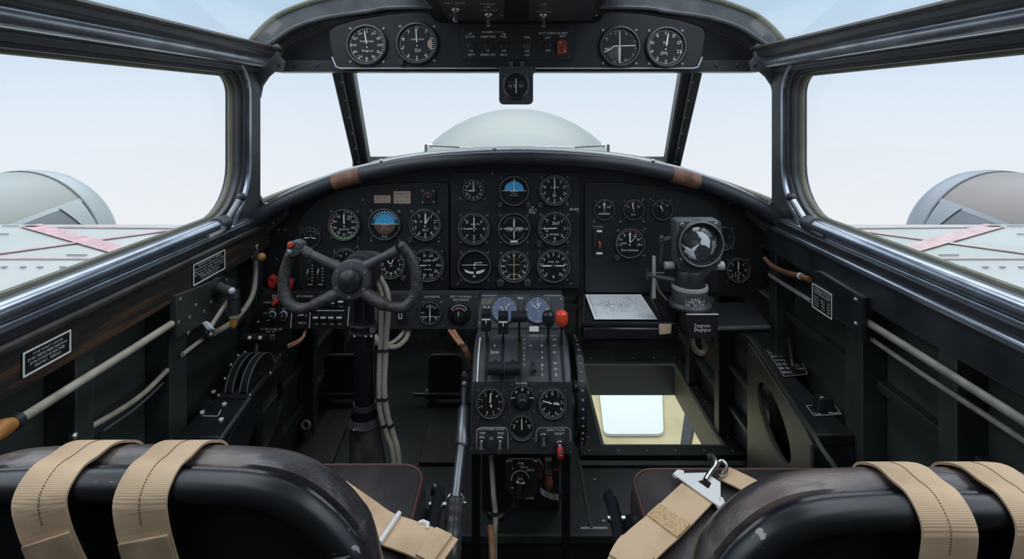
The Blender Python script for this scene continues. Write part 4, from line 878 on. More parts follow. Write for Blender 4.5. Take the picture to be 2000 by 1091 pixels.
for (s, x, y, h, w) in (('POWER',1019,748,4,22),('CULTURABLE CHOKE',959,837,4,52),('TRIM',942,845,3.5,12),('MAIN',978,845,3.5,12),('ON',941,877,3.5,7),('ON',977,877,3.5,7),('EGO',960,855,5,7),('KING TOOTS',1086,839,4,34),('RESET',1093,846,4,18),('OFF',1061,868,3.5,9)): m.text(s, *l2(x, y, FLF), h*.00095, .0004, 'mark', w*.00095)
for P in (((931,876),(931,840),(938,834),(986,834),(992,840),(992,876)),((1047,862),(1047,842),(1053,835),(1108,834),(1114,840),(1114,862))): m.line([l2(x, y, FLF) for x, y in P], .0014, .0004, 'mark_dim')
m.M = PI_@FLF; fuse(lowp, m)
FGF = FG.copy(); FGF.translation += FG.col[2].to_3d()*.004
def toggle(x, y, M, mt='steel', tip=None, par=None):
    m = MB(); m.M = par.matrix_world.inverted()@sub(M, x, y); m.lathe([(.0085,0),(.0085,.0025),(.0065,.003),(.0065,.006),(.003,.0065)], 'steel', 14); m.tube([(0,0,.005),(0,-.003,.014),(0,-.008,.024)], [.0026,.003,.0042], mt, 10)
    if tip: m.tube([(0,-.004,.010),(0,-.012,.024)], [.0062,.0052], tip, 12)
    return m.build('toggle_switch', par)
toggle(941,858,FLF,par=pd); toggle(977,858,FLF,par=pd); toggle(1061,852,FLF,'gun_grey',par=pd); toggle(1093,866,FLF,'steel','red',par=pd)
gauge('pedestal_gauge', 'pale blue dial at the top of the pedestal, nearer the yoke', FGF, 985, 603, 24, ['','','','','','','',''], -140, 140, 40, 4, ((50,.7,.05),(-70,.5,.05)), (('km',0,0,.2),), face='dial_blue', flange=False)
gauge('pedestal_gauge', 'blue-grey dial with a yellow mark at the top of the pedestal, nearer the map', FGF, 1050, 604, 24, ['0','','','5','','','','2'], 0, 360, 40, 5, ((-50,.55,.06),(20,.4,.06)), (('87',.1,.4,.25),), ((85,105,.8,.2,'mark_yellow'),), face='dial_blue', flange=False)
gauge('pedestal_gauge', 'large black dial with an upright needle on the lower pedestal, nearer the yoke', FLF, 958, 786, 26, ['0','1','2','3','4','5','6','7','8'], -110, 200, 24, 3, ((0,.75,.09),(165,.3,.12)), nr=.68, ns=.17, flange=False)
gauge('pedestal_gauge', 'large black dial with a level needle on the lower pedestal, nearer the floor window', FLF, 1079, 787, 26, ['12','1','2','3','4','5','6','7','8'], 0, 360, 48, 4, ((-75,.8,.07),(95,.6,.07)), (('Feethills',.1,.05,.16),), nr=.7, ns=.2, flange=False)
gauge('pedestal_gauge', 'small black dial at the bottom middle of the pedestal face', FLF, 1019, 834, 22, ['5','10','0','5','10'], -75, 75, 10, 5, ((0,.75,.09),), (('0',-.7,0,.2),('9',.7,0,.2)), ((110,250,.9,.06,'rim_grey'),), ns=.2, flange=False, hub=False)
t = thing('selector_knob', 'black selector knob between the two large dials of the lower pedestal', 'selector knob', sub(FLF, 1020, 776)); k = pxs(FLF, 1020, 776); r = 23*k
m = MB(); m.lathe([(r,0),(r,.002),(r*.96,.003),(1e-6,.003)], 'dial', 32); m.arc(r*.97,-100,100,.0009,.0034,'rim_grey',24); m.text('0', 0, .72*r, .3*r, .0034, 'mark'); m.quad((-.95*r,.02*r),(-.6*r,.05*r),.0012,.0034,'mark'); m.quad((.95*r,.02*r),(.6*r,.05*r),.0012,.0034,'mark'); m.text('8',-.5*r,.5*r,.22*r,.0034,'mark'); m.text('2',.5*r,.5*r,.22*r,.0034,'mark'); m.build('scale', t)
m = MB(); m.lathe([(r*.46,.003),(r*.46,.010),(r*.42,.02),(r*.3,.023),(1e-6,.023)], 'black_knob', 24, (0,-.12*r,0)); m.arc(r*.46,-60,60,.0009,.0102,'rim_grey'); m.build('knob', t)
# quadrant slots, scales, levers
def arcy(i):                                                        # a point along the quadrant curve
    P = [V((0, a, ZC+b)) for a, b in prof[3:10]]; q = spline(P, 8); return q[int(i*(len(q)-1))]
def arcstrip(m, x, w, t0, t1, off, mt):
    q = [arcy(t0+(t1-t0)*i/20) for i in range(21)]; vs = []; 
    for i, p in enumerate(q):
        d = (q[min(i+1,20)]-q[max(i-1,0)]).normalized(); n = V((1,0,0)).cross(d).normalized(); n = n if n.z > 0 or n.y < 0 else -n
        o = p+n*off; vs += [(x-w/2, o.y, o.z), (x+w/2, o.y, o.z)]
    m.add(vs, [[2*i, 2*i+1, 2*i+3, 2*i+2] for i in range(20)], mt)
def pxx(px, Y=1.02): return (px-CX)*Y/F
def arcpt(px, py):                                                  # quadrant surface point under a pixel
    best = None
    for i in range(200):
        p = arcy(i/199); y = CY+(ZC-p.z)*F/p.y
        if best is None or abs(y-py) < best[0]: best = (abs(y-py), i/199, p)
    return best[1], best[2]
m = MB(); m.M = PI_
for (x, t0, t1) in ((952,.02,.92),(982,.02,.92),(1015,.02,.92),(1071,.05,.95),(1096,.05,.95)): arcstrip(m, pxx(x), .0062, t0, t1, .0006, 'slot')
m.build('lever_slot', pd); m = MB(); m.M = PI_
arcstrip(m, pxx(936), .0026, .1, .92, .0008, 'mark')
for (s, x, y, h) in (('8',966,674,6),('500',966,687,7),('4',1024,655,4),('8',1024,663,4),('2',1024,671,4),('5',1024,679,4),('1',1024,687,4),('0',1024,695,4),('6',1024,703,4),('7',1024,711,4),('05',1036,675,4),('P',1059,656,4),('9',1059,664,4),('D',1059,675,5),('0',1059,687,5),('6',1059,699,5),('A',1059,711,5),('1',1059,722,5),('0',1059,731,5),('AUTO',1082,656,3),('80',1083,664,4),('60',1083,675,4),('50',1083,687,4),('30',1084,708,4),('20',1085,722,4),('0',1086,731,6)):
    t_, p = arcpt(x, y); q0, q1 = arcy(max(0,t_-.03)), arcy(min(1,t_+.03)); fm = frame(V((pxx(x,p.y),p.y,p.z)), (1,0,0), (q0-q1)); mm = m.M; m.M = PI_@fm; m.text(s, 0, 0, h*.00105, .0009, 'mark'); m.M = mm
m.build('scale_lettering', pd)
m = MB(); _, p = arcpt(1040,719); m.M = PI_@frame(V((pxx(1041,p.y),p.y,p.z)), (1,0,0), arcy(.7)-arcy(.8)); m.prism(rrect(-.004,-.012,.004,.012,.002,3), 0, .001, 'slot'); m.tube([(0,.003,.0),(.0005,-.002,.012),(.002,-.008,.016)], [.003,.0035,.0045], 'steel', 10); m.build('toggle_switch', pd)
m = MB(); p = W(1043,643,1.06); m.M = PI_@frame(W(1043,642,1.085), (1,0,0), (0,.35,1)); m.prism(rrect(-.010,-.005,.010,.005,.002,3), -.004, .003, 'mark'); m.build('name_tab', pd)
def lever(x, y0, ytop, Yt, lab, knob):
    _, p = arcpt(x, y0); a = V((pxx(x, p.y), p.y, p.z)); b = W(x, ytop, Yt); t = thing('throttle_lever', lab, 'lever', frame(a)); L = t.matrix_world.inverted()
    m = MB(); m.M = L; m.hexa([a+V((-.0022,0,-.012)), a+V((.0022,0,-.012)), b+V((.0022,0,0)), b+V((-.0022,0,0))], (0,.007,0), 'black_knob'); m.build('stem', t, bev=.0008)
    m = MB(); m.M = L; knob(m, b); m.build('knob', t, bev=.0015 if 'grip' in lab else 0)
    return t
def blockgrip(m, b): m.box(b.x-.0095, b.x+.0095, b.y-.012, b.y+.012, b.z-.014, b.z+.022, 'black_knob'); m.box(b.x-.0085,b.x+.0085,b.y-.0125,b.y-.012,b.z+.008,b.z+.011,'mark'); m.box(b.x-.001,b.x+.001,b.y-.0125,b.y-.012,b.z+.001,b.z+.008,'mark')
lever(950, 665, 628, 1.01, 'black block-grip lever nearest the yoke on the pedestal', blockgrip)
lever(983, 665, 633, 1.0, 'black block-grip lever in front of the pale blue dial', blockgrip)
lever(1014, 665, 618, 1.01, 'wide cylinder-grip lever between the two blue dials', lambda m, b: m.tube([b+V((-.016,0,0)), b+V((.016,0,0))], .0105, 'black_knob', 18))
ballk = lambda c: (lambda m, b: m.lathe([(1e-6,-.016),(.007,-.0155),(.0115,-.010),(.0125,0),(.0115,.009),(.007,.0135),(1e-6,.0145)], c, 18, tuple(b)))
lever(1071, 668, 621, 1.0, 'lever with a black ball knob beside the red one', ballk('black_knob'))
lever(1097, 670, 620, 1.0, 'lever with a bright red ball knob', ballk('red_knob'))
for (x0, x1, lab) in ((952,981,'low black barrel grip on the quadrant, nearer the yoke'),(986,1016,'low black barrel grip on the quadrant, nearer the white switch')):
    _, p = arcpt(970, 719); t = thing('barrel_lever', lab, 'lever', frame(V((pxx((x0+x1)/2,p.y-.02), p.y, p.z)))); L = t.matrix_world.inverted(); a, b = W(x0, 719, p.y-.02), W(x1, 719, p.y-.02)
    m = MB(); m.M = L; m.tube([a, b], .0115, 'black_knob', 18); m.build('grip', t, bev=.001)
    m = MB(); m.M = L; c = (a+b)/2; m.box(c.x-.004, c.x+.004, c.y, c.y+.025, c.z-.006, c.z+.004, 'black_knob'); m.build('stem', t)
# legs, wheel, fuel selector and wiring under the pedestal
for (x, lab) in ((930,0),(1105,1)):
    m = MB(); m.M = PI_; X = W(x, 900, 1.0).x; m.box(X-.008, X+.008, .99, 1.006, .002 if False else -.048, ZC-.64, 'gloss_black'); m.build('leg', pd, bev=.002)
m = MB(); m.M = PI_; m.box(XP-.09, XP+.09, 1.2, 1.215, .0, ZC-.64, 'board_black'); m.build('back_plate', pd)
tw = thing('trim_handwheel', 'black studded trim wheel rim along the side of the pedestal', 'trim wheel', frame((XP+.113, 1.04, ZC-.575), (0,-1,0), (0,0,1))); rw = .098
m = MB(); m.lathe([(rw-.014,-.007),(rw,-.007),(rw,.007),(rw-.014,.007),(rw-.014,-.007)], 'black_knob', 48, caps=False); m.lathe([(.02,-.006),(.02,.006),(1e-6,.006)], 'gun_grey', 16); m.lathe([(1e-6,-.006),(.02,-.006)], 'gun_grey', 16)
for a in range(0,360,60): p = pol(a, rw-.012); m.tube([(0,0,0),(*p,0)], .004, 'black_knob', 8)
for a in range(0,360,9): p = pol(a, rw); m.ball((*p,0), .0026, 'rim_grey', 1, 6)
m.build('rim', tw); m = MB(); m.cyl((0,0,-.018),(0,0,0),.009,'gun_grey'); m.build('axle', tw)
fb = thing('fuel_selector', 'black selector box with a rotary knob hanging under the pedestal', 'selector box', FP(1018, 935, .96)); FM = fb.matrix_world; kf = .96/F
m = MB(); m.prism([l2(x, y, FM) for x, y in ((994,893),(1042,893),(1049,900),(1049,960),(1040,974),(1008,974),(988,955),(988,900))], -.06, 0, 'panel_black'); m.line([l2(x, y, FM) for x, y in ((989,902),(995,895),(1041,895),(1048,902))], .0014, .0004, 'mark_dim')
for (s, x, y) in (('CON',994,899),('OFF',1046,899),('FUEL',1018,904),('Extra',1024,911),('SAUX',1036,917),('TIP',1000,952),('LOW',1036,972),('2',1001,914)): m.text(s, *l2(x, y, FM), 4*kf, .0005, 'mark')
m.build('housing', fb, bev=.003)
m = MB(); m.M = sub(MS, 0, 0) if False else Matrix(); c = l2(1016, 933, FM); m.lathe([(18*kf,0),(18*kf,.003),(1e-6,.003)], 'dial', 28, (*c,0)); m.M = Matrix.Translation((*c,0)); m.arc(17*kf,-100,80,.0014,.0035,'mark_dim',24); m.build('scale', fb)
m = MB(); m.M = Matrix.Translation((*c,0))@Matrix.Rotation(R(-8),4,'Z'); m.lathe([(9*kf,.003),(9*kf,.012),(7*kf,.014),(1e-6,.014)], 'black_knob', 20); m.prism(rrect(-4*kf,-17*kf,4*kf,8*kf,3*kf,3), .004, .018, 'black_knob'); m.box(-8*kf,8*kf,3*kf,4.5*kf,.0145,.0185,'mark_dim'); m.build('knob', fb)
vb = thing('valve_fitting', 'brass and copper valve fitting exposed under the pedestal', 'valve', FP(1075, 925, 1.03)); L = vb.matrix_world.inverted(); kv = 1.03/F
m = MB(); m.M = L; m.hexa([W(1064,900,1.03),W(1078,900,1.03),W(1078,928,1.03),W(1064,928,1.03)], (0,.012,0), 'pale_grey'); m.build('bracket', vb, bev=.001)
m = MB(); m.M = L; m.tube([W(1071,930,1.03),W(1071,938,1.03),W(1071,948,1.03),W(1071,955,1.03)], [.006,.009,.0085,.005], 'copper', 12); m.build('union', vb)
m = MB(); m.M = L; m.tube(spline([W(1100,880,1.03),W(1096,902,1.03),W(1090,912,1.03),W(1080,914,1.03)],5), .0055, 'copper', 10); m.ball(W(1085,903,1.02), .009, 'gun_grey'); m.build('pipe', vb)
m = MB(); m.M = L; m.tube(spline([W(1050,900,1.06),W(1056,912,1.05),W(1050,922,1.06),W(1056,930,1.05)],4), .006, 'copper', 10); m.build('coil', vb)
mt_ = FP(1075, 962, .975); t = thing('rating_plate', 'curved dark plate with tiny white text below the brass valve fitting', 'placard', mt_)
m = MB(); q = [l2(x, y, mt_) for x, y in ((1050,945),(1062,954),(1078,960),(1100,962),(1100,976),(1080,975),(1062,970),(1050,960))]; m.prism(q, 0, .002, 'panel_black')
for j in range(3):
    P = [l2(x, y+4+j*4, mt_) for x, y in ((1054,946),(1064,954),(1078,959.5),(1092,961.5))]
    for (a, b), s in zip(zip(P, P[1:]), ('SEE','NOTE','PUMP')):
        a, b = V(a), V(b); d = b-a; mm = Matrix.Translation((*((a+b)/2), .0023))@Matrix.Rotation(math.atan2(d.y, d.x), 4, 'Z'); m.M = mm; m.text(s, 0, 0, .0028, 0, 'mark', d.length*.9); m.M = Matrix()
m.build('plate', t)
rope('brown_cable', 'dull brown cable running down inside the pedestal frame', [W(960,890,1.0),W(962,930,.99),W(964,965,.98),W(968,1010,.97),W(966,1060,.96),V((W(966,1090,.95).x,.95,-.04))], .005, 'conduit', ties=(.6,))
rope('black_hose', 'black hose curling below the fuel selector box', [W(1010,972,.99),W(1005,990,1.0),W(990,1003,1.01),W(972,1012,1.01),W(955,1003,1.02)], .006, 'black_knob', 'hose')
# hand pump lever beside the pedestal
hp = thing('hand_pump_lever', 'grey telescoping pump lever with leather boot left of the pedestal', 'pump lever', frame(W(880,1091,.70))); L = hp.matrix_world.inverted()
m = MB(); m.M = L; m.tube([W(907,792,1.0),W(906,800,.995),W(902,868,.945),W(901,872,.942)], [.008,.0115,.0125,.0105], 'grey_steel', 20); m.build('sleeve', hp)
m = MB(); m.M = L; m.tube([W(901,868,.945),W(889,975,.87)], .0085, 'grey_steel', 18); m.build('rod', hp)
m = MB(); m.M = L; m.tube([W(908,725,1.05),W(908,735,1.045),W(908,744,1.04)], [.007,.0085,.007], 'frame_black', 14); m.ball(W(908,750,1.03), .0085, 'grey_steel'); m.tube([W(908,757,1.03),W(907,775,1.01),W(907,793,1.0)], [.009,.007,.006], 'frame_black', 14); m.cyl(W(908,732,1.035),W(908,739,1.035),.0075,'steel'); m.build('head', hp)
m = MB(); m.M = L; m.tube(spline([W(889,972,.87),W(888,980,.865),W(886,1010,.84),W(884,1050,.81),W(880,1110,.77)],5), [.0095]*2+[.0135]*3+[.0145+.001*math.sin(i*2.2) for i in range(16)], 'boot_leather', 20); m.build('boot', hp)
m = MB(); m.M = L; q = W(889,976,.868); m.tube([q+V((.0145*math.cos(a),.0145*math.sin(a),.002*math.sin(a))) for a in [2*PI*i/20 for i in range(20)]], .0018, 'steel', 6, True); m.ball(q+V((.017,-.004,-.002)),.003,'steel',1,8); m.build('boot_strap', hp)
rope('sheathed_cable', 'black sheathed cable with brown stripe beside the hand pump lever', [W(957,1030,.9),W(960,1050,.88),W(961,1075,.86),W(962,1110,.84)], .006, 'brown_cable')
# ================================================================== SEATS
def seat(side):
    s = 0 if side < 0 else 1
    if not s:
        YB, xr, xl, zt = .44, -.108, -.575, -.310
        lab = 'black leather pilot seat behind the control yoke'
    else:
        YB, xr, xl, zt = .425, .570, .138, -.3205
        lab = 'black leather pilot seat behind the sextant and floor window'
    t = thing('pilot_seat', lab, 'seat', frame(((xl+xr)/2, YB, fl-.05))); L = t.matrix_world.inverted()
    w = xr-xl
    def outline(dx, dz):                                            # back outline, left foot up and over to the right foot
        P = [(0,-.62),(0,-.47),(.015,zt-.077),(.030,zt-.050),(.046,zt-.033),(.066,zt-.018),(.092,zt-.007),(.13,zt-.002)]
        P = [(xl+x+dx, z+dz) for x, z in P]+[((xl+xr)/2, zt+dz)]
        P = P+[(xl+xr-x, z) for x, z in P[-2::-1]]
        return [(p.x, p.y) for p in spline([(a, b, 0) for a, b in P], 4)]
    q = outline(.012, -.014)
    m = MB(); m.M = L@frame((0,YB,ZC), (1,0,0), (0,0,1)); m.prism(q, -.012, 0, 'pan_black'); m.build('back_shell', t, bev=.004)
    m = MB(); m.M = L; m.tube([(x, YB-.006, ZC+z) for x, z in outline(.0115, -.0115)], .0115, 'worn_black', 16, flat=1.1); m.build('back_rim', t)
    m = MB(); n = len(q); vs = []
    rings = [outline(.010, -.012), outline(.006, -.004), outline(.006, -.003), outline(.010, -.009), outline(.014,-.020), outline(.03,-.045)]; ys = [.008,.012,.026,.043,.058,.072]
    for rg, y in zip(rings, ys): vs += [(x, YB+y, ZC+z) for x, z in rg]
    m.M = L; m.add(vs, [[i*n+k, i*n+k+1, (i+1)*n+k+1, (i+1)*n+k] for i in range(5) for k in range(n-1)]+[[5*n+k for k in range(n)], [k for k in range(n)][::-1]], 'leather_top'); bcu = m.build('back_cushion', t, ang=60)
    m = MB(); m.M = L; m.tube([(x, YB+.005, ZC+z) for x, z in outline(.010, -.0065)], .004, 'gloss_black', 8); m.build('back_piping', bcu)
    # cushion
    zc = -.56; x0, x1 = (-.575, -.138) if not s else (.172, .562); yf = .80 if not s else .79
    m = MB(); m.M = L; Q = rrect(x0, .50, x1, yf, (.02,.02,.035,.035), 6); nq = len(Q); vs = []; cxx, cyy = (x0+x1)/2, (.5+yf)/2
    lay = [(1.,-.075),(1.012,-.05),(1.012,-.025),(1.,-.008),(.985,-.001),(.95,.003),(.8,.007),(.5,.010),(.2,.011)]
    for k, dz in lay: vs += [(cxx+(x-cxx)*(k if k > 1 or k > .97 else k), cyy+(y-cyy)*k, ZC+zc+dz) for x, y in Q]
    m.add(vs, [[i*nq+k, i*nq+(k+1) % nq, (i+1)*nq+(k+1) % nq, (i+1)*nq+k] for i in range(len(lay)-1) for k in range(nq)]+[[8*nq+k for k in range(nq)], [k for k in range(nq)][::-1]], 'leather'); scu = m.build('seat_cushion', t, ang=60)
    m = MB(); m.M = L; m.tube([(cxx+(x-cxx)*.985, cyy+(y-cyy)*.985, ZC+zc+.0005) for x, y in Q], .002, 'piping', 8, True); m.build('cushion_piping', scu)
    m = MB(); m.M = L; m.prism(rrect(x0-.012, .47, x1+.012, yf+.004, .02, 4), ZC-.70, ZC+zc-.07, 'gloss_black'); m.build('seat_pan', t, bev=.004)
    for (x, y) in ((x0+.03,.52),(x1-.03,.52),(x0+.03,yf-.04),(x1-.03,yf-.04)):
        m = MB(); m.M = L; m.tube([(x, y, fl-.05), (x, y, ZC-.69)], .013, 'gloss_black', 12); m.build('leg', t)
    return t, zc, YB
s1, zc, _ = seat(-1); s2, _, _ = seat(1)
# armrest / seat adjust levers beside the cushions
for (P, lab) in ((((850,955,.80),(858,965,.79),(850,1000,.75),(838,1060,.70),(826,1110,.67)),'black seat side lever between the port cushion and the pump lever'),(((1190,970,.80),(1196,985,.78),(1206,1030,.74),(1216,1080,.70),(1224,1120,.67)),'black seat side rail between the starboard cushion and the floor step')):
    t = thing('seat_lever', lab, 'lever', frame(W(*P[-1]))); L = t.matrix_world.inverted(); q = spline([W(*p) for p in P], 5)
    m = MB(); m.M = L; m.tube(q, .0095, 'gloss_black', 12, flat=1.2); m.build('arm', t)
    m = MB(); m.M = L; m.cyl(q[8]+V((-.012,-.002,.0)), q[8]+V((.014,-.002,0)), .005, 'steel', 10); m.build('pin', t)
# shoulder straps over the seat backs
def shoulder(lab, X, YB, xt, dx):
    """over the back at world x; the free end leans by dx"""
    zt = -.310 if X < 0 else -.3205
    P = [(X+.004, YB+.10, zt-.10), (X+.003, YB+.080, zt-.062), (X+.002, YB+.061, zt-.022), (X, YB+.043, zt-.0065), (X, YB+.026, zt+.0015), (X, YB+.010, zt+.0025), (X, YB-.008, zt+.0035), (X, YB-.0225, zt-.009), (X+dx*.1, YB-.025, zt-.030), (X+dx*.3, YB-.023, zt-.06), (X+dx*.6, YB-.019, zt-.10), (X+dx, YB-.016, zt-.18)]
    q = spline([V((a, b, ZC+c)) for a, b, c in P], 5)
    t = thing('shoulder_strap', lab, 'strap', frame(q[34]), 'tan shoulder straps'); L = t.matrix_world.inverted()
    m = MB(); m.M = L; m.ribbon(q, .043, .0022, 'webbing', (1,0,0)); m.build('webbing', t, ang=50)
    m = MB(); m.M = L
    for i in range(16, 40):
        for f in (0,.5): a = q[i].lerp(q[i+1], f); b = q[i].lerp(q[i+1], f+.28); nn = (b-a).cross(V((1,0,0))).normalized()*.0004; m.ribbon([a+nn, b+nn], .0008, .0024, 'thread', (1,0,0))
    m.build('stitch_line', t)
    m = MB(); m.M = L; k = 42; m.ribbon([p+V((0,-.002,.001)) for p in q[k:]], .041, .003, 'tan_cloth', (1,0,0)); m.build('stitched_tab', t, ang=50)
    return t
shoulder('tan shoulder strap over the port seat back, nearer the cockpit side wall', -.388, .44, 0, .05)
shoulder('tan shoulder strap over the port seat back, nearer the port seat corner by the cushion', -.306, .44, 0, .03)
shoulder('tan shoulder strap over the starboard seat back, nearer the buckled belt', .340, .425, 0, -.025)
shoulder('tan shoulder strap over the starboard seat back, nearer the cockpit side wall', .414, .425, 0, -.04)
# lap belts on the cushions
CMT = FLOORF(zc+.012)
b1 = thing('lap_belt', 'tan lap belt with white metal bar adjuster on the port seat cushion', 'seat belt', sub(CMT, 790, 1045)); L = b1.matrix_world.inverted()
def on(x, y, dz=0): return hit(x, y, CMT)+V((0,0,dz))
P = [on(650,968,.006), on(700,1003,.005), on(742,1032,.004), on(790,1050,.004), on(822,1062,.004), on(848,1073,.003), on(875,1085,.002)]
q = spline(P, 5); m = MB(); m.M = L; m.ribbon(q, .046, .0022, 'webbing', [(q[min(i+1,len(q)-1)]-q[max(i-1,0)]).cross(V((0,0,1))) for i in range(len(q))]); m.build('webbing', b1)
m = MB(); m.M = L; m.ribbon([p+V((0,0,.003)) for p in q[22:29]], .044, .003, 'webbing', [(q[min(i+1,len(q)-1)]-q[max(i-1,0)]).cross(V((0,0,1))) for i in range(22,29)]); m.build('folded_end', b1)
m = MB(); m.M = L; m.tube([on(780,1013,.008), on(741,1072,.008)], .0032, 'white_coat', 10); m.build('slide_bar', b1)
m = MB(); m.M = L; m.tube([on(818,1030,.006),on(826,1027,.006),on(836,1031,.006),on(834,1042,.006)], .0026, 'white_coat', 8); m.build('loop_wire', b1)
b2 = thing('lap_belt', 'tan lap belt with white buckle and chrome hook on the starboard seat cushion', 'seat belt', sub(CMT, 1320, 1015)); L = b2.matrix_world.inverted()
P = [on(1215,1120,-.004), on(1236,1090,.004), on(1262,1062,.004), on(1300,1030,.005), on(1340,992,.006), on(1362,970,.006)]
q = spline(P, 5); wv = lambda i: (q[min(i+1,len(q)-1)]-q[max(i-1,0)]).cross(V((0,0,1)))
m = MB(); m.M = L; m.ribbon(q, .047, .0022, 'webbing', [wv(i) for i in range(len(q))]); m.build('webbing', b2)
m = MB(); m.M = L; m.ribbon([p+V((0,0,.0022)) for p in q[14:18]], .046, .002, 'web_patch', [wv(i) for i in range(14,18)])
m.build('stitched_patch', b2)
m = MB(); m.M = L; m.ribbon([p+V((0,0,.003)) for p in q[2:8]], .045, .003, 'webbing', [wv(i) for i in range(2,8)]); m.build('folded_end', b2)
bf = frame(on(1366,965,.008), on(1396,990)-on(1336,947), (on(1390,925)-on(1366,966)))
m = MB(); m.M = L@bf; kk = .86*.00072
m.ring([(-.033,-.009),(.033,-.009),(.034,-.001),(.012,.034),(-.012,.034),(-.034,-.001)], [(-.008,.008),(.008,.008),(.0085,.010),(.005,.022),(-.005,.022),(-.0085,.010)], 0, .003, 'white_coat')
m.tube([(-.035,-.010,.001),(-.036,.001,.002),(-.030,.006,.002)], .0038, 'white_coat', 8); m.tube([(.035,-.010,.001),(.036,.001,.002),(.030,.006,.002)], .0038, 'white_coat', 8); m.build('buckle', b2, bev=.001)
m = MB(); m.M = L; m.tube(spline([on(1378,953,.012), on(1388,942,.016), on(1398,930,.018), on(1392,916,.018), on(1386,911,.016)],4), [.0035]*8+[.005]*9, 'steel', 10); m.tube(spline([on(1398,926,.016), on(1410,920,.016), on(1420,928,.014), on(1416,940,.012), on(1404,946,.012)],4), .0024, 'steel', 8); m.build('snap_hook', b2)
P = [on(1410,930,.006), on(1432,940,.006), on(1465,955,.005), on(1500,975,.004)]; q = spline(P, 4); m = MB(); m.M = L; m.ribbon(q, .034, .0022, 'webbing', [(q[min(i+1,len(q)-1)]-q[max(i-1,0)]).cross(V((0,0,1))) for i in range(len(q))]); m.build('far_webbing', b2)

# ================================================================== MAP TRAY, SEXTANT, SHELF
TT = FLOORF(-.437)
mt = thing('map_tray', 'black map tray with raised rim slung under the board', 'tray', sub(TT, 1215, 605)); L = mt.matrix_world.inverted()
def tp(x, y, z=0): return hit(x, y, TT)+V((0,0,z))
ta, tb, tc_, td = (1138,578),(1288,578),(1318,637),(1138,637)
m = MB(); m.M = L; m.hexa([tp(*p) for p in (ta, tb, tc_, td)], (0,0,-.012), 'board_black'); m.build('base', mt, bev=.002)
m = MB(); m.M = L; m.tube([tp(*ta,.004), tp(*td,.004), tp(*tc_,.004), tp(*tb,.004)], .0065, 'gloss_black', 10); m.build('rim', mt)
m = MB(); m.M = L; a, b = tp(1140,640), tp(1316,640); m.hexa([a, b, b+V((0,-.004,-.022)), a+V((0,-.004,-.022))], (0,.008,0), 'gloss_black'); m.build('front_lip', mt, bev=.003)
m = MB(); m.M = L; m.tube(spline([W(1134,640,1.02),W(1138,655,1.02),W(1160,663,1.02),W(1230,665,1.02),W(1290,660,1.02),W(1325,645,1.02)],5), .004, 'gloss_black', 10); m.tube(spline([W(1140,640,1.03),W(1146,650,1.03),W(1165,655,1.03),W(1300,653,1.03)],5), .003, 'pale_grey', 8); m.build('rail', mt)
m = MB(); m.M = L; p = W(1300,642,1.0); m.hexa([W(1288,634,1.005),W(1313,634,1.005),W(1311,652,1.0),W(1288,655,1.0)], (0,.012,0), 'tan_cloth'); m.build('corner_pad', mt, bev=.002)
mp = thing('paper_map', 'white printed route map lying in the black tray', 'map', sub(TT, 1210, 605)); L = mp.matrix_world.inverted(); random.seed(11)
m = MB(); m.M = L; m.hexa([tp(*p,.0065) for p in ((1143,580),(1252,580),(1284,629),(1161,629))], (0,0,-.001), 'paper')
c0, c1, c2, c3 = [V(l2(*p, TT)) for p in ((1147,582),(1250,582),(1280,627),(1163,627))]
def mapp(u, v): return c0.lerp(c1, u).lerp(c3.lerp(c2, u), v)
m.M = L@TT
for i in range(34):
    u, v = random.gauss(.55,.25), random.gauss(.5,.25); P = []; a = random.random()*6.3
    for j in range(6):
        if 0.02 < u < .98 and .02 < v < .98: P.append(mapp(u, v))
        a += random.gauss(0,.5); u += .06*math.cos(a); v += .06*math.sin(a)
    if len(P) > 1: m.line([tuple(p) for p in P], .0005, .0069, 'ink' if i % 3 else 'mark_dim')
for i in range(40): p = mapp(random.random()*.9+.05, random.random()*.9+.05); m.quad((p.x-.002,p.y),(p.x+.002,p.y),.0012,.0069,'ink')
m.line([tuple(mapp(u, v)) for u, v in ((.03,.03),(.03,.97))], .0008, .0069, 'ink'); m.build('sheet', mp)
sh = thing('side_shelf', 'plain black shelf beside the sextant base, against the starboard wall', 'shelf', sub(TT, 1445, 610)); L = sh.matrix_world.inverted()
m = MB(); m.M = L; m.hexa([tp(1385,585,-.005), tp(1470,585,-.005), tp(1504,630,-.005), tp(1375,634,-.005)], (0,0,-.016), 'panel_black'); m.build('top', sh, bev=.003)
m = MB(); m.M = L; m.tube([tp(1372,635,-.008), tp(1504,631,-.008)], .0045, 'gun_grey', 8); m.build('front_edge', sh)
# sextant
YX = 1.0; kx = YX/F
sx = thing('sextant', 'grey periscopic sextant with a big round lens standing over the map tray', 'sextant', FP(1360, 645, YX)); SX = sx.matrix_world
def sxp(x, y): return l2(x, y, SX)
m = MB(); m.prism([sxp(*p) for p in rr(1317,428,1404,513,7)], -.022, .012, 'head_grey'); 
for p in ((1328,436),(1393,435),(1328,503),(1394,504)): m.lathe([(.005,.012),(.005,.0145),(.003,.015),(1e-6,.0145)], 'screw', 10, (*sxp(*p),0))
hd_ = m.build('head', sx, bev=.004)
lc = sxp(1361,470)
m = MB(); m.lathe([(44*kx,.010),(44.5*kx,.020),(43*kx,.026),(40*kx,.026),(37.5*kx,.020),(36.5*kx,.013)], 'bezel', 48, (*lc,0), caps=False); m.lathe([(43.2*kx,.0262),(42*kx,.0272),(40.5*kx,.0262)], 'rim_grey', 48, (*lc,0), caps=False); m.build('lens_ring', hd_)
m = MB(); m.lathe([(37.5*kx,.011),(30*kx,.0165),(20*kx,.020),(10*kx,.0218),(1e-6,.0223)], 'lens', 48, (*lc,0)); m.build('lens', hd_)
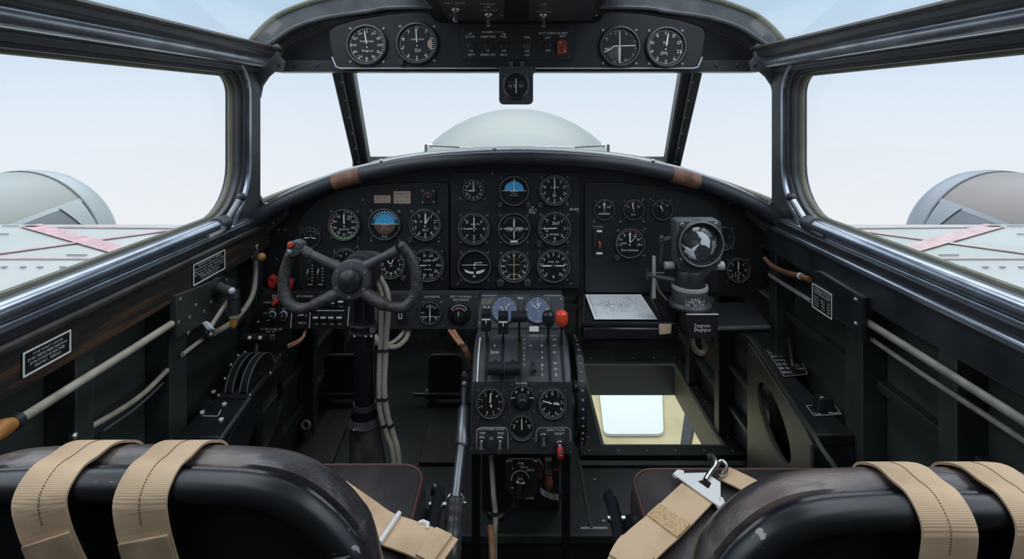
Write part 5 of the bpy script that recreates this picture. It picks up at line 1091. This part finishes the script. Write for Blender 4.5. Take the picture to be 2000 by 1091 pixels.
m = MB(); m.M = Matrix.Translation((*lc,0)); r = 37*kx
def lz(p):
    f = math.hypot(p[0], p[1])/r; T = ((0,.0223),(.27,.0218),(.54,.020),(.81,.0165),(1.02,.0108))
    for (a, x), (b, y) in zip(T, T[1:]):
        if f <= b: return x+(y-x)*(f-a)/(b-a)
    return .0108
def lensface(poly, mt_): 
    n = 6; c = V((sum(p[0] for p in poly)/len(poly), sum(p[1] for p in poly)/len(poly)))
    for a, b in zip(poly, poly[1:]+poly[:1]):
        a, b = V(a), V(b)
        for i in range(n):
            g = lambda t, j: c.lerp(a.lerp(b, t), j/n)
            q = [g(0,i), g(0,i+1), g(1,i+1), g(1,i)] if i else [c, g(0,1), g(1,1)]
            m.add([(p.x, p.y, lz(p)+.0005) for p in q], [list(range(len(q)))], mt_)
lensface([(-.96*r,-.05*r),(-.1*r,-.02*r),(-.14*r,-.9*r),(-.5*r,-.8*r),(-.8*r,-.5*r)], 'lens_reflection_pale')
lensface([(-.22*r,.62*r),(.1*r,.6*r),(.38*r,.4*r),(.5*r,.15*r),(.46*r,-.25*r),(.22*r,-.08*r),(0,-.05*r)], 'lens_reflection_pale')
lensface([(.9*r,.36*r),(.6*r,.1*r),(.52*r,-.6*r),(.7*r,-.6*r),(.93*r,-.15*r)], 'lens_reflection_grey')
m.build('painted_reflection', hd_)  # reflections in the sextant lens, painted on as pale and grey patches
m = MB(); m.prism([sxp(*p) for p in ((1322,512),(1400,512),(1398,524),(1385,528),(1378,538),(1344,538),(1337,528),(1322,524))], -.035, .010, 'gun_grey'); m.build('yoke_bracket', sx, bev=.003)
m = MB(); c = sxp(1309,521); m.cyl((c[0]-.008,c[1],-.01),(c[0]+.010,c[1],-.01),.0075,'pale_grey',14); m.build('knob', sx); c = sxp(1409,522); m = MB(); m.cyl((c[0]-.012,c[1],-.01),(c[0]+.008,c[1],-.01),.009,'pale_grey',14); m.build('knob', sx)
def sxl(prof, mt_, nm, c=1351):                                     # turned parts about the upright axis
    x = sxp(c, 500)[0]; m = MB(); m.M = Matrix.Translation((x,0,-.012))@Matrix.Rotation(-PI/2,4,'X'); m.lathe([(r*kx, (645-y)*kx) for y, r in prof], mt_, 36); return m.build(nm, sx)
sxl([(600,34),(567,34),(565,33),(563,30),(562,1e-3)], 'gun_grey', 'lower_barrel'); sxl([(566,30),(534,30),(528,27),(524,1e-3)], 'bezel', 'upper_barrel'); sxl([(566,34.5),(563,35),(559,34.5)], 'pale_grey', 'clamp_ring'); sxl([(600,40),(595,41),(590,38),(588,1e-3)], 'gun_grey', 'base_flange')
m = MB(); 
for (s, y, h, w) in (('BURNS',577,4.5,18),('CONNECTICUT',582,4.5,40),('FAB. TEST ROOM',588,4.5,36)):
    for j, ch in enumerate(s):
        a = R((j-(len(s)-1)/2)*(w/len(s))*1.7); x0 = sxp(1351,500)[0]; rr0 = 34.3*kx; yy = sxp(0, y)[1]
        mm = Matrix.Translation((x0+rr0*math.sin(a), yy, -.012+rr0*math.cos(a)))@Matrix.Rotation(a,4,'Y'); m.M = mm; m.text(ch, 0, 0, h*kx, .0003, 'mark', 2.6*kx)
m.build('lettering', sx)
m = MB(); m.prism([sxp(*p) for p in ((1330,602),(1392,602),(1390,640),(1380,648),(1334,648))], -.07, .030, 'panel_black'); m.prism([sxp(*p) for p in ((1330,600),(1392,600),(1392,603),(1330,603))], .028, .032, 'pale_grey'); m.build('base_box', sx, bev=.003)
m = MB(); m.text('Dangrents', *sxp(1361,622), 7*kx, .0306, 'mark', 30*kx); m.text('Dhegrigrat', *sxp(1361,630), 7*kx, .0306, 'mark', 31*kx); m.build('base_lettering', sx)
m = MB(); m.tube([(*sxp(1302,470),-.02),(*sxp(1300,480),-.02),(*sxp(1296,520),-.02)], .004, 'gun_grey', 8); m.tube([(*sxp(1280,503),-.01),(*sxp(1280,585),-.01)], .0036, 'pale_grey', 8); m.tube([(*sxp(1268,540),-.01),(*sxp(1320,550),-.01)], [.0035,.006], 'gun_grey', 8); m.tube([(*sxp(1267,528),-.01),(*sxp(1268,548),-.01)], .0032, 'steel', 8); m.tube([(*sxp(1270,536),-.01),(*sxp(1300,536),-.01)],.002,'gun_grey',6); m.tube([(*sxp(1294,476),-.02),(*sxp(1316,470),-.02)], .005, 'gun_grey', 8); m.ball((*sxp(1298,470),-.02),.006,'gun_grey'); m.tube(spline([(*sxp(1283,548),-.01),(*sxp(1290,570),-.01),(*sxp(1306,590),-.01)],4),.0016,'rim_grey',6); m.build('side_arm', sx)
m = MB(); m.prism([sxp(*p) for p in ((1282,560),(1304,588),(1330,600),(1330,640),(1316,652),(1300,630),(1282,598))], -.05, -.02, 'board_black'); m.build('foot_bracket', sx, bev=.003)
for (P, lab, c, r) in (((( 1352,650),(1354,675),(1368,690),(1378,680),(1372,655)),'pale looped tube hanging under the sextant base','conduit',.006),(((1390,650),(1390,670),(1384,690),(1382,702)),'brown wire hanging under the sextant base','brown_cable',.0035)):
    rope('hanging_tube' if c == 'conduit' else 'hanging_wire', lab, [W(x, y, 1.12) for x, y in P], r, c, 'cable')
t = thing('floor_plug', 'small black socket below the hanging tubes beyond the floor window', 'socket', FP(1385, 735, 1.75)); k = 1.75/F
m = MB(); m.prism(rrect(-20*k,-16*k,22*k,6*k,.01,3), -.03, .02, 'board_black'); m.build('body', t, bev=.004); m = MB(); m.tube([(-14*k,8*k,0),(-8*k,20*k,0),(-4*k,40*k,0)], .008, 'gun_grey', 10); m.build('connector', t)

# ================================================================== SIDE CONSOLES
def console(side):
    s = side; lab = 'black port console shelf with a lever quadrant along the wall' if s < 0 else 'starboard console with an olive side panel and an oval hole'
    t = thing('side_console', lab, 'console', frame((s*.56, 1.0, 0))); L = t.matrix_world.inverted()
    zt = -.56; x0, x1 = s*.577, s*(.497 if s < 0 else .507); xf = s*(.530 if s < 0 else .564); yn, yf = (.865, 1.15) if s < 0 else (.872, 1.236)
    m = MB(); m.M = L; m.hexa([(x0, yn, ZC+zt), (x1, yn, ZC+zt), (xf, yf, ZC+zt), (x0, yf, ZC+zt)], (0,0,-.02), 'console_black'); m.build('top', t, bev=.003)
    m = MB(); m.M = L; m.tube(([W(1632,914,.83), W(1604,874,.85), (x1, yn, ZC+zt)] if s > 0 else [W(405,905,.83), W(420,875,.85), (x1, yn, ZC+zt)])+[(xf, yf, ZC+zt)], .0045, 'rib_green', 8); m.build('edge', t)
    # side sheet with an oval hole, running from near to far edge
    u = V((xf-x1, yf-yn, 0)); ln = u.length; fm = frame((x1, yn, 0), u.normalized(), (0,0,1)); zf = fl-.05
    H = ZC+zt-.006; cx_, cy_ = (.19, H-.085); out = []; inn = []
    for i in range(48):
        a = 2*PI*i/48+.02; c, d = math.cos(a), math.sin(a)
        k = min((ln-cx_)/c if c > 0 else cx_/-c, (H-cy_)/d if d > 0 else (cy_-zf)/-d); out.append((cx_+c*k, cy_+d*k)); inn.append((cx_+.1*c-.012*d, cy_+.05*d+.012*c))
    m = MB(); m.M = L@fm; m.ring(out, inn, -.006 if s > 0 else -.006, .006, 'console_green' if s > 0 else 'console_black'); m.build('side_panel', t, bev=.002)
    m = MB(); m.M = L; m.hexa([(x0, yn, ZC+zt-.02), (x1, yn, ZC+zt-.02), (x1+s*-.004, yn-.02, fl+.1), (x0, yn-.02, fl+.1)], (0,.006,0), 'slot' if False else 'board_black'); m.build('end_panel', t)
    return t, FLOORF(zt)
c1_, CT1 = console(-1); c2_, CT2 = console(1)
m = MB(); m.M = c1_.matrix_world.inverted()@CT1
for (x, y) in ((417,766),(464,770),(405,790),(438,790),(395,806),(432,820),(502,690),(520,690),(497,703),(517,703),(506,712)): p = l2(x, y, CT1); m.prism(circ(.004,8,p), 0, .003, 'mark')
for (s, x, y) in (('ON',408,786),('OFF',505,688),('SET',522,688)): m.text(s, *l2(x, y, CT1), .006, .0008, 'mark')
m.line([l2(x, y, CT1) for x, y in ((396,812),(425,813),(432,800))], .0015, .0006, 'mark'); fuse(c1_.children[0], m); m = MB(); m.M = c1_.matrix_world.inverted()@CT1; m.prism([l2(x, y, CT1) for x, y in ((392,792),(412,790),(415,802),(394,804))], 0, .014, 'black_knob'); m.build('console_switch', c1_)
lq = thing('lever_quadrant', 'black double-slot lever quadrant on the port console', 'lever quadrant', sub(CT1, 465, 745)); L = lq.matrix_world.inverted()
p0 = hit(440,772,CT1); p1 = hit(520,708,CT1); xq = -.540; ya, yb = .985, 1.10; ymid = (ya+yb)/2
def qarc(x, off=0, a0=8, a1=172, n=18):
    return [V((x, ymid-(.056+off)*math.cos(R(a0+(a1-a0)*i/n)), ZC-.56+(.05+off)*math.sin(R(a0+(a1-a0)*i/n)))) for i in range(n+1)]
for dx in (-.014,.014):
    q = qarc(0); m = MB(); m.M = L@frame((xq+dx,0,0),(0,1,0),(0,0,1)); m.prism([(p.y, p.z) for p in q], -.007, .007, 'black_knob'); m.build('cheek', lq, bev=.001)
    for e in (-.007,.007): m = MB(); m.M = L; m.tube(qarc(xq+dx+e,.0005), .0012, 'rim_grey', 6); m.build('edge_strip', lq)
m = MB(); m.M = L; m.prism(rrect(xq-.03, ya-.01, xq+.034, yb+.01, .004, 2), ZC-.56, ZC-.556, 'panel_black')
for i, p in enumerate(qarc(xq-.026,.002)[3:16:3]): m.ball(p, .0022, 'mark', 1, 6)
for (x, y) in ((xq-.03,ya-.004),(xq+.03,ya-.004),(xq+.03,ymid+.02)): m.ball((x, y, ZC-.555), .0035, 'steel', 1, 8)
m.build('base', lq)
m = MB(); m.M = L; a = V((xq, ymid+.02, ZC-.515)); b = V((xq-.004, ymid+.035, ZC-.49)); m.tube([a, b], .005, 'black_knob', 10); m.tube([b+V((-.032,0,0)), b+V((.02,0,0))], .0105, 'black_knob', 16); m.ball(b+V((-.012,-.01,.006)),.004,'mark',1,8); m.ball(b+V((.01,-.01,.006)),.004,'mark',1,8); m.build('lever', lq)
# things on the starboard console
pp = thing('lever_plate', 'white-lettered black plate with a thin upright lever on the starboard console', 'lever', sub(CT2, 1540, 710)); L = pp.matrix_world.inverted()
Q = [l2(x, y, CT2) for x, y in ((1498,686),(1552,680),(1577,732),(1532,737))]
m = MB(); m.M = L@CT2; m.prism(Q, 0, .002, 'slot'); m.line(Q+[Q[0]], .0016, .0024, 'mark_dim'); random.seed(3)
qa, qb, qc, qd = [V(p) for p in Q]
for j, s in enumerate(('STBY','100','ON','25','80','HEAT')):
    p = qa.lerp(qd, .12+j*.15).lerp(qb.lerp(qc, .12+j*.15), .22); m.text(s, p.x, p.y, .008, .0024, 'mark', .022)
for j, s in enumerate(('AUX','OFF')):
    p = qa.lerp(qd, .15+j*.65).lerp(qb.lerp(qc, .15+j*.65), .8); m.text(s, p.x, p.y, .007, .0024, 'mark', .018)
m.build('plate', pp)
m = MB(); m.M = L; a = hit(1548,712,CT2); m.tube([a, a+V((-.004,.002,.03)), a+V((-.006,.006,.055))], [.004,.003,.0018], 'steel', 8); m.box(a.x-.008,a.x+.008,a.y-.014,a.y-.006,a.z,a.z+.006,'screw'); m.build('lever', pp)
kb = thing('console_knob', 'black block knob on a white-edged plate near the end of the starboard console', 'knob', sub(CT2, 1608, 800)); L = kb.matrix_world.inverted()
Q = [l2(x, y, CT2) for x, y in ((1575,794),(1628,790),(1643,811),(1590,814))]
m = MB(); m.M = L@CT2; m.prism(Q, 0, .002, 'slot'); m.line(Q+[Q[0]], .0016, .0024, 'mark_dim'); m.text('LO', *l2(1598,810,CT2), .006, .0024, 'mark'); m.text('HIGH', *l2(1628,808,CT2), .006, .0024, 'mark'); m.build('plate', kb)
m = MB(); c = V(l2(1609,800,CT2)); m.M = L@CT2; m.prism(rrect(c.x-.017,c.y-.012,c.x+.017,c.y+.012,.003,3), .002, .026, 'black_knob', .72); m.quad((c.x-.01,c.y-.005),(c.x-.004,c.y-.005),.004,.0264,'mark_dim'); m.build('knob', kb, bev=.002)

# ================================================================== ON THE SIDE WALLS
PW = WALLL(-.5675)
placard('placard', 'white-bordered black placard at the near end of the worn wooden sill', PW, [(40,690),(135,643),(137,689),(43,735)], [('OOG VORST OGOUN',.62,.11,.55),('DUN VEEVE MNN SIAITION',.8,.11,.2),('DUN OUN DUE SEATNER',.72,.11,-.15),('VENTORT , VEINOLD',.55,.11,-.5)], bw=.0022)
placard('placard', 'white-bordered black placard of dense text on the wooden sill above the crank', PW, [(375,517),(438,486),(438,526),(376,557)], [('MAXIMUM TAKE OFF WEIGHT',.72,.09,.7),('Mechanical oil heater only',.9,.09,.42),('Do not use while taxying or',.9,.09,.14),('In flight keep lever in slot',.9,.09,-.14),('OPEN BAR DOOR',.6,.09,-.44),('closed latch 25',.5,.07,-.68)], bw=.0022)
PLW = WALLL(-.560)
ep = thing('crank_plate', 'dark bolted plate under the wooden sill carrying the window crank', 'plate', sub(PLW, 400, 610)); L = ep.matrix_world.inverted()
m = MB(); m.M = L@PLW; m.prism([l2(x, y, PLW) for x, y in ((345,577),(440,540),(458,546),(456,600),(345,662))], -.012, 0, 'rib_green')
for (x, y) in ((352,585),(367,650),(348,630),(442,548),(382,596),(398,608),(370,620),(412,590)): m.screw(*l2(x, y, PLW), 0, .004)
m.build('plate', ep, bev=.002)
cr = thing('window_crank', 'black hand crank with an orange tip below the wooden sill', 'crank', frame(hit(435,565,PLW))); L = cr.matrix_world.inverted()
m = MB(); m.M = L; a = hit(424,560,PLW); b = W(457,572,.93); m.tube([a, W(430,562,.95), b], [.012,.009,.009], 'gun_grey', 14); m.cyl(a+V((-.004,0,0)), a+V((.008,0,0)), .018, 'frame_black', 16); m.build('arm', cr)
m = MB(); m.M = L; m.tube([W(457,566,.93), W(458,582,.928)], [.009,.0095], 'frame_black', 14); m.ball(W(453,568,.92), .006, 'pale_metal', 1, 10); m.tube([W(457,583,.928), W(457,613,.925)], [.0105,.0115], 'black_knob', 16); m.build('handle', cr)
m = MB(); m.M = L; m.tube([W(457,612,.925), W(457,620,.924)], [.0095,.008], 'conduit', 12); m.tube([W(457,619,.924), W(456,632,.923), W(456,639,.923)], [.006,.0068,.004], 'orange_wood', 12); m.build('handle_tip', cr, label='orange handle tip')
fc = thing('fuel_cock_lever', 'pale grey paddle lever on a thin rod below the crank plate', 'lever', frame(W(402,650,.93))); L = fc.matrix_world.inverted()
m = MB(); m.M = L; m.hexa([W(392,630,.91), W(402,625,.91), W(414,640,.90), W(404,645,.90)], (.004,.006,-.006), 'pale_metal'); m.build('paddle', fc, bev=.002)
m = MB(); m.M = L; m.tube([W(410,640,.91), W(446,586,.95)], .0042, 'conduit', 8); m.ball(W(405,651,.92), .010, 'black_knob'); m.ball(W(411,653,.91), .005, 'steel'); m.build('rod', fc)
rope('pale_hose', 'pale hose running from the board corner down past the crank handle', [W(499,478,1.12),W(498,500,1.13),W(499,535,1.14),W(495,570,1.12),W(480,600,1.07),W(458,625,1.0),W(440,638,.97),W(418,650,.93)], .0055, 'conduit', 'hose')
oc = thing('oxygen_valve', 'small orange-knobbed valve on the upper end of the pale hose', 'valve', frame(W(500,500,1.1))); L = oc.matrix_world.inverted()
m = MB(); m.M = L; m.cyl(W(480,501,1.11), W(506,502,1.10), .0045, 'copper'); m.cyl(W(500,492,1.1), W(500,508,1.1), .006, 'gun_grey'); m.build('body', oc); m = MB(); m.M = L; m.ball(W(511,501,1.095), .0085, 'orange_wood'); m.build('knob', oc)
# long rods and pipes along the walls
def wrod(lab, P, X, r, mt_, side=-1, nm='control_rod'):
    Mw = WALLL(-X) if side < 0 else WALLR(X); return rope(nm, lab, [hit(x, y, Mw) for x, y in P], r, mt_, 'rod')
wrod('long tan control rod on the port wall below the near placard', [(-40,868),(60,806),(150,749),(240,693),(335,632)], .567, .0058, 'conduit')
wrod('thin pale conduit low on the port wall between two ribs', [(172,836),(230,803),(280,768),(327,722)], .583, .0042, 'conduit')
wrod('thin grey wire under the low pale conduit on the port wall', [(200,842),(260,800),(300,765),(330,735)], .59, .002, 'rim_grey', nm='wall_wire')
wrod('pale control rod on the port wall below the crank plate', [(356,692),(385,670),(412,650)], .567, .004, 'conduit')
rg = thing('rod_handle', 'yellowish wooden rod end at the bottom corner of the port wall', 'handle', frame(hit(15,832,WALLL(-.56)))); L = rg.matrix_world.inverted()
m = MB(); m.M = L; m.tube([hit(-25,858,WALLL(-.56)), hit(8,835,WALLL(-.56)), hit(28,826,WALLL(-.56))], [.009,.010,.007], 'orange_wood', 12); m.build('grip', rg); m = MB(); m.M = L; m.tube([hit(26,827,WALLL(-.56)), hit(40,817,WALLL(-.56))], [.009,.008], 'frame_black', 12); m.build('ferrule', rg)
wrod('upper of the two long grey rods on the starboard wall', [(1694,629),(1790,689),(1875,743),(1990,816),(2080,875)], .567, .0058, 'conduit_grey', 1)
wrod('lower of the two long grey rods on the starboard wall', [(1694,656),(1790,722),(1875,778),(1990,853),(2080,914)], .572, .0042, 'conduit_grey', 1)
wrod('grey pipe on the starboard wall behind the riveted cover and below the brown cable', [(1503,536),(1540,560),(1585,588)], .575, .0045, 'pale_grey', 1)
rope('brown_cable', 'brown cable running to the riveted cover on the starboard wall', [W(1492,503,1.15),W(1510,520,1.13),W(1535,532,1.07),W(1560,538,1.02),W(1582,546,.985)], .0055, 'brown_cable', 'cable', ties=(.85,), bands='pale_metal')
PR = WALLR(.556)
cv = thing('junction_cover', 'dark sheet-metal cover with a rolled edge on the starboard wall', 'cover', sub(PR, 1630, 590)); L = cv.matrix_world.inverted()
m = MB(); m.M = L@PR; m.prism([l2(x, y, PR) for x, y in ((1588,528),(1600,528),(1684,578),(1684,666),(1660,640),(1640,628),(1588,606))], -.02, 0, 'console_black'); m.build('sheet', cv, bev=.004)
m = MB(); m.M = L; m.tube([hit(1682,578,PR), hit(1682,668,PR)], .009, 'console_black', 12)
for y in (585,632): m.ball(hit(1682,y,PR)+V((-.008,0,0)), .004, 'screw', 1, 8)
m.build('rolled_edge', cv)
placard('data_plate', 'white-edged data plate of small text on the starboard junction cover', PR, [(1588,552),(1627,574),(1627,623),(1588,600)], [('WARNING ALL OXYGEN',.8,.07,.75),('EQUIPMENT IS TO BE',.8,.07,.55),('CHECKED IN FLIGHT',.8,.07,.36),('500  120  75',.8,.07,.0),('400  100  60',.8,.07,-.22),('300   80  45',.8,.07,-.44),('200   60  30',.8,.07,-.66)], bw=.0018, mk='mark')
# window brace struts at the front corners
for s in (0, 1):
    X = lambda x: (2016-x) if s else x
    t = thing('window_brace', 'polished diagonal brace at the front corner of the '+('starboard side window' if s else 'port side window, above the orange valve'), 'brace', frame(W(X(437),445,1.01))); L = t.matrix_world.inverted()
    m = MB(); m.M = L; m.tube([W(X(470),388,1.07), W(X(437),442,1.02)], .0075, 'tube_black' if s else 'grey_steel', 12); m.build('tube', t)
    m = MB(); m.M = L; m.ball(W(X(471),385,1.07), .010, 'frame_black'); m.tube([W(X(433),446,1.01), W(X(428),452,1.0), W(X(405),464,.96)], [.006,.007,.006], 'pale_grey' if not s else 'gun_grey', 10); m.tube([W(X(422),438,1.02), W(X(436),446,1.0)], .005, 'pale_metal' if not s else 'gun_grey', 10); m.build('latch', t)
    m = MB(); m.M = L; 
    if s: m.hexa([W(X(412),452,.985), W(X(375),470,.93), W(X(368),462,.93), W(X(404),446,.985)], (0,0,-.012), 'gun_grey')
    else: m.hexa([W(388,444,.97), W(405,440,.99), W(405,456,.985), W(390,460,.965)], (-.012,0,-.002), 'pale_metal')
    m.build('catch', t, bev=.003)

# small fittings in the footwell and on the port wall
for (P, lab) in (([W(608,690,1.5),W(607,740,1.5),W(602,770,1.48),W(590,805,1.46),W(575,832,1.44)],'thin brown wire hanging in the port footwell, longer one'),([W(588,690,1.5),W(594,725,1.5),W(598,760,1.49),W(603,790,1.47),W(590,810,1.46)],'thin brown wire hanging in the port footwell, shorter one')):
    rope('footwell_wire', lab, P, .0028, 'brown_cable', 'wire')
t = thing('ring_fitting', 'pale metal ring fitting on the floor of the port footwell', 'fitting', frame(W(597,831,1.45))); L = t.matrix_world.inverted(); c = W(597,829,1.45)
m = MB(); m.M = L; m.tube([c+V((.011*math.cos(a),0,.011*math.sin(a))) for a in [2*PI*i/20 for i in range(20)]], .0042, 'conduit', 8, True); m.build('ring', t)
m = MB(); m.M = L; b = V((c.x, c.y+.004, fl)); m.tube([b, c+V((0,.004,-.013))], [.02,.012], 'frame_black', 12); m.build('base', t)
t = thing('pull_control', 'small silver knob on a stalk low on the port wall behind the seat strap', 'knob', frame(W(140,862,.66))); L = t.matrix_world.inverted()
m = MB(); m.M = L; m.tube([W(136,880,.66), W(143,856,.665)], .003, 'grey_steel', 8); m.build('stalk', t); m = MB(); m.M = L; m.ball(W(144,852,.665), .0055, 'steel', 1, 12); m.build('knob', t)
